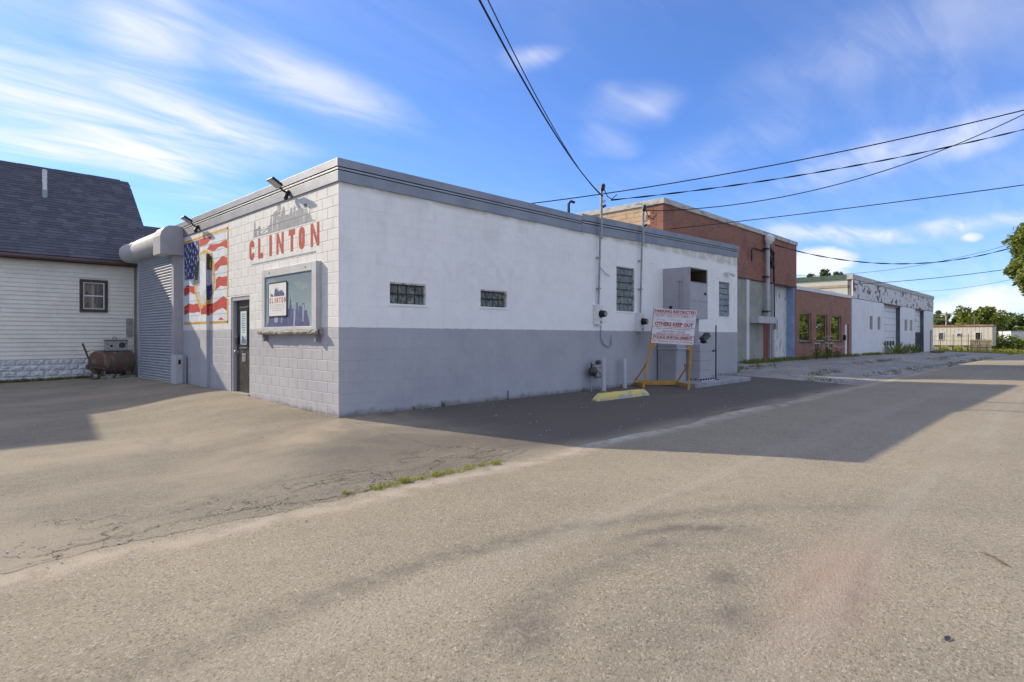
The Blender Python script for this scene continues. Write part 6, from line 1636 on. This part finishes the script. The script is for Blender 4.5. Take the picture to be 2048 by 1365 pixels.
tree('roadside_tree', (35.25, -13.15, hz(35.25, -13.15)), 9.5, 5.6, 'leafy roadside tree whose branches reach in at the right edge', M_leafy, None, 40, 900, 0.13, 12, None, 0.3, 0.32, 0.85,
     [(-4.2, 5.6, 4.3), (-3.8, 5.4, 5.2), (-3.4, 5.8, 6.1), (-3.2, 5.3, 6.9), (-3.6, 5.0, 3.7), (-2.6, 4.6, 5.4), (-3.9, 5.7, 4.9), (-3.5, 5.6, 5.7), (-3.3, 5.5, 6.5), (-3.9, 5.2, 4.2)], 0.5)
for i, (x, y, h, r) in enumerate(((82, -17, 8, 5), (92, -19, 9, 5.5), (102, -16, 7.5, 5), (112, -20, 9, 6), (74, -21, 8, 5), (60, -20, 7, 4.5), (125, -17, 8.5, 5.5))):
    tree('roadside_tree', (x, y, hz(x, y)), h, r, ('first', 'second', 'third', 'fourth', 'fifth', 'sixth', 'seventh')[i] + ' leafy tree across the road that the shop windows mirror', M_leafy, None, 11, 130, 0.45, 80 + i, 'trees across the road', 0.25, 0.12, 0.85)


def bush(name, p, r, h, label, m, n, size, seed, group):
    rnd = random.Random(seed); p = Vector(p); t = thing(name, p, label, 'shrub', group); cr = MB(); tones = []; st = MB()
    for i in range(7):
        c = p + Vector((rnd.uniform(-0.7, 0.7) * r, rnd.uniform(-0.7, 0.7) * r, h * rnd.uniform(0.3, 0.75)))
        leaves(cr, tones, c, min(r, h) * 0.5, n, size, rnd); st.tube([p, c], 0.03, 5, r1=0.01)
    st.build('stems', M_bark, t); finish(cr, tones, 'foliage', m, t)
bush('leafy_shrub', sp2(2008, 82), 2.2, 2.2, 'dense dark green shrub right of the picket fence', M_leaf, 190, 0.2, 1, 'far shrubs')
bush('leafy_shrub', sp2(2035, 84), 1.8, 1.7, 'brighter shrub below the white box trailer', M_leafy, 170, 0.2, 2, 'far shrubs')
bush('leafy_shrub', sp2(2062, 84), 2.0, 1.8, 'shrub at the far right edge of the grass', M_leafy, 160, 0.2, 3, 'far shrubs')
bush('leafy_shrub', sp2(1966, 73), 0.7, 0.9, 'small weed shrub before the picket fence', M_leafy, 60, 0.12, 4, 'far shrubs')


def blades(mb, tones, x, y, z, n, h, spread, rnd, w=0.006):
    for _ in range(n):
        a = rnd.uniform(0, 6.283); r = spread * math.sqrt(rnd.random()); bx_, by_ = x + r * math.cos(a), y + r * math.sin(a)
        l = h * rnd.uniform(0.5, 1.2); q = rnd.uniform(0, 6.283); dx, dy = math.cos(q) * w, math.sin(q) * w; lx, ly = rnd.gauss(0, 0.35) * l, rnd.gauss(0, 0.35) * l
        mb.add([(bx_ - dx, by_ - dy, z - 0.01), (bx_ + dx, by_ + dy, z - 0.01), (bx_ + dx * 0.7 + lx * 0.4, by_ + dy * 0.7 + ly * 0.4, z + l * 0.6), (bx_ + lx, by_ + ly, z + l)], [(0, 1, 2), (0, 2, 3)])
        k = rnd.random(); tones.extend([k, k])
M_grass = mat_leaf('grass_blades', (0.22, 0.26, 0.035), (0.44, 0.43, 0.10))
M_weed = mat_leaf('weed_blades', (0.10, 0.14, 0.03), (0.23, 0.25, 0.07))


def grass(name, label, spots, m, seed, w=0.006):
    """spots: (x, y, count, height, spread)"""
    rnd = random.Random(seed); mb = MB(); tones = []
    for x, y, n, h, s in spots: blades(mb, tones, x, y, hz(x, y), n, h, s, rnd, w)
    o = finish(mb, tones, name, m, None, 'stuff'); o['label'] = label; o['category'] = 'grass'; return o
rnd = random.Random(91)
sp_ = []
for i in range(60):
    x = -1.85 + 2.1 * (i / 60) + rnd.uniform(-0.03, 0.03); k = 1.0 if (-1.75 < x < -0.1) else 0.6
    if rnd.random() < 0.9: sp_.append((x, -3.72 + rnd.uniform(-0.04, 0.06), int(rnd.uniform(6, 26) * k), 0.03 * k + 0.01, 0.06))
sp_ += [(-1.98, -3.66, 40, 0.05, 0.04), (-1.3, -3.68, 60, 0.07, 0.06), (-2.75, -3.62, 14, 0.03, 0.03), (-0.9, -3.72, 50, 0.06, 0.06), (0.02, -3.75, 60, 0.06, 0.07), (-1.65, -3.72, 50, 0.055, 0.07)]
grass('seam_grass', 'bright green grass growing in the seam between lot and road', sp_, M_grass, 1, 0.004)
sp_ = [(rnd.uniform(-6, -1.2), HY - 0.09 + rnd.uniform(-0.07, 0.05), 16, 0.10, 0.08) for _ in range(150)] + [(rnd.uniform(-1.3, -0.25), 11.55 + rnd.uniform(-0.1, 0.2), 12, 0.07, 0.08) for _ in range(25)]
grass('foundation_grass', 'strip of grass along the stone foundation of the house', sp_, M_weed, 2, 0.006)
sp_ = [(rnd.uniform(24.5, 33.3), BY - 0.12 - abs(rnd.gauss(0, 0.3)), 14, 0.22, 0.25) for _ in range(80)] + [(rnd.uniform(33.3, 46), LY - 0.12 - abs(rnd.gauss(0, 0.25)), 12, 0.2, 0.25) for _ in range(70)]
sp_ += [(rnd.uniform(46.2, 56), SY - 0.1 - abs(rnd.gauss(0, 0.15)), 14, 0.22, 0.2) for _ in range(50)] + [(rnd.uniform(55.5, 69.5), SY - 0.2 - abs(rnd.gauss(0, 0.35)), 12, 1.0 if rnd.random() < 0.3 else 0.4, 0.35) for _ in range(30)]
grass('wall_weeds', 'tall weeds along the foot of the brick building and the far shops', sp_, M_weed, 3, 0.016)
sp_ = []
for (x0, y0, x1, y1, n, h) in [(17, 1.2, 25, 2.2, 50, 0.16), (19, -1.6, 24, -1.0, 30, 0.12), (21, -2.9, 30, -3.1, 40, 0.12), (30, -0.4, 44, 0.3, 50, 0.13), (28, -3.3, 60, -3.6, 110, 0.14), (45, -1.5, 66, -1.0, 60, 0.14), (16.4, -2.2, 18.5, -2.9, 16, 0.1)]:
    for _ in range(n):
        t = rnd.random(); sp_.append((x0 + (x1 - x0) * t, y0 + (y1 - y0) * t + rnd.gauss(0, 0.25), rnd.choice((3, 6, 10)), h * 0.8, 0.15))
grass('pavement_weeds', 'weeds growing from the cracks of the weathered pavement', sp_, M_weed, 4, 0.012)
sp_ = []
for _ in range(2600):
    x = rnd.uniform(81.5, 125); y = rnd.uniform(-4.1, 12) if rnd.random() < 0.75 else rnd.uniform(-4.2, 0)
    sp_.append((x, y, 10, rnd.choice((0.16, 0.22, 0.35)), 0.5))
grass('field_grass', 'rough sunlit grass field before and beside the derelict trailer', sp_, M_grass, 5, 0.03)
sp_ = [(rnd.uniform(-20, 120), -11.3 - abs(rnd.gauss(0, 1.6)), 8, 0.14, 0.4) for _ in range(1200)]
grass('verge_grass', 'grass verge across the road', sp_, M_grass, 6, 0.03)
grass('wall_foot_weeds', 'small weeds at the foot of the street wall', [(1.55, -0.03, 10, 0.09, 0.04), (2.25, -0.03, 12, 0.13, 0.04), (3.4, -0.03, 6, 0.05, 0.03), (6.7, -0.05, 10, 0.1, 0.05), (8.5, -0.05, 14, 0.14, 0.06), (9.6, -0.1, 24, 0.16, 0.12), (14.4, -0.05, 18, 0.12, 0.12), (16.3, 0.6, 40, 0.3, 0.3), (16.4, 1.6, 60, 0.5, 0.4)], M_weed, 7, 0.007)
# white flowering weeds before the brick shop
M_petal = mat('white_petals', (0.75, 0.75, 0.70), 0.7)
for i, (x, y, h) in enumerate(((34.6, 2.9, 1.1), (35.6, 3.1, 1.35), (36.3, 2.8, 1.0), (37.2, 3.0, 1.4), (38.4, 3.1, 1.2), (39.6, 3.0, 0.9))):
    rnd = random.Random(200 + i); t = thing('flowering_weed', (x, y, hz(x, y)), ('white-flowered weed leftmost before the low brick shop', 'second white-flowered weed before the first shop window', 'third white-flowered weed from the left, before the shop', 'tallest white-flowered weed before the middle shop window', 'fifth white-flowered weed from the left, before the shop', 'rightmost small white-flowered weed before the shop')[i], 'weed', 'white-flowered weeds')
    st = MB(); fl_ = MB(); z0_ = hz(x, y); lf = MB(); tn_ = []
    for k in range(6):
        a = rnd.uniform(0, 6.28); tip = (x + math.cos(a) * 0.4 * rnd.random(), y + math.sin(a) * 0.4 * rnd.random(), z0_ + h * rnd.uniform(0.6, 1.05))
        st.tube([(x, y, z0_), tip], 0.012, 4)
        for _ in range(8):
            q = rnd.uniform(0, 6.28); r_ = 0.1 * math.sqrt(rnd.random()); fl_.lathe((tip[0] + r_ * math.cos(q), tip[1] + r_ * math.sin(q), tip[2] + rnd.uniform(0, 0.03)), (0, -0.4, 1), [(0, 0.01), (0.012, 0.03), (0.02, 0.01)], 5)
    leaves(lf, tn_, (x, y, z0_ + h * 0.3), 0.3, 60, 0.07, rnd)
    st.build('stems', M_weed, t); fl_.build('flowers', M_petal, t); finish(lf, tn_, 'foliage', M_weed, t)
# small litter
M_litter = mat('litter', (0.5, 0.48, 0.44), 0.8)
rnd = random.Random(77); mb = MB()
for _ in range(260):
    r_ = rnd.random()
    if r_ < 0.45: x, y = rnd.uniform(0.5, 15), rnd.uniform(-3.6, -0.3)
    elif r_ < 0.8: x, y = rnd.uniform(-6, 1), -3.6 + rnd.gauss(0, 0.35)
    elif r_ < 0.9: x, y = rnd.uniform(-7, 0), rnd.uniform(-3.2, 7)
    else: x, y = (rnd.uniform(0, 14), rnd.uniform(-0.2, -0.04)) if rnd.random() < 0.6 else (rnd.uniform(-0.25, -0.05), rnd.uniform(0, 3.5))
    s = rnd.uniform(0.003, 0.008); mb.obox((x, y, hz(x, y) + 0.008 + s * 0.3), (s, s * 0.3, 0), (-s * 0.4, s * rnd.uniform(0.5, 1), 0), (0, 0, s * 0.6))
o = mb.build('loose_gravel', M_litter, None, kind='stuff'); o['label'] = 'scattered pale gravel bits on the asphalt'; o['category'] = 'gravel'
lf = MB().add([(-1.412, -8.488, 0), (-1.39, -8.476, 0.010), (-1.37, -8.482, 0.012), (-1.345, -8.497, 0.004), (-1.368, -8.503, 0.006), (-1.392, -8.500, 0.002)], [(0, 1, 2, 3, 4, 5)]); lf.v = [(a, b, c + hz(a, b) + 0.004) for a, b, c in lf.v]
o = lf.build('fallen_leaf', M_dark); tag(o, 'single dark fallen leaf on the road at the lower right', 'leaf')
pts = [(0.08, -8.62), (0.12, -8.58), (0.17, -8.56), (0.22, -8.52), (0.24, -8.47)]
o = MB().tube([(a, b, hz(a, b) + 0.012) for a, b in pts], 0.005, 5).build('fallen_twig', M_bark); tag(o, 'thin fallen twig on the road near the right edge', 'twig')
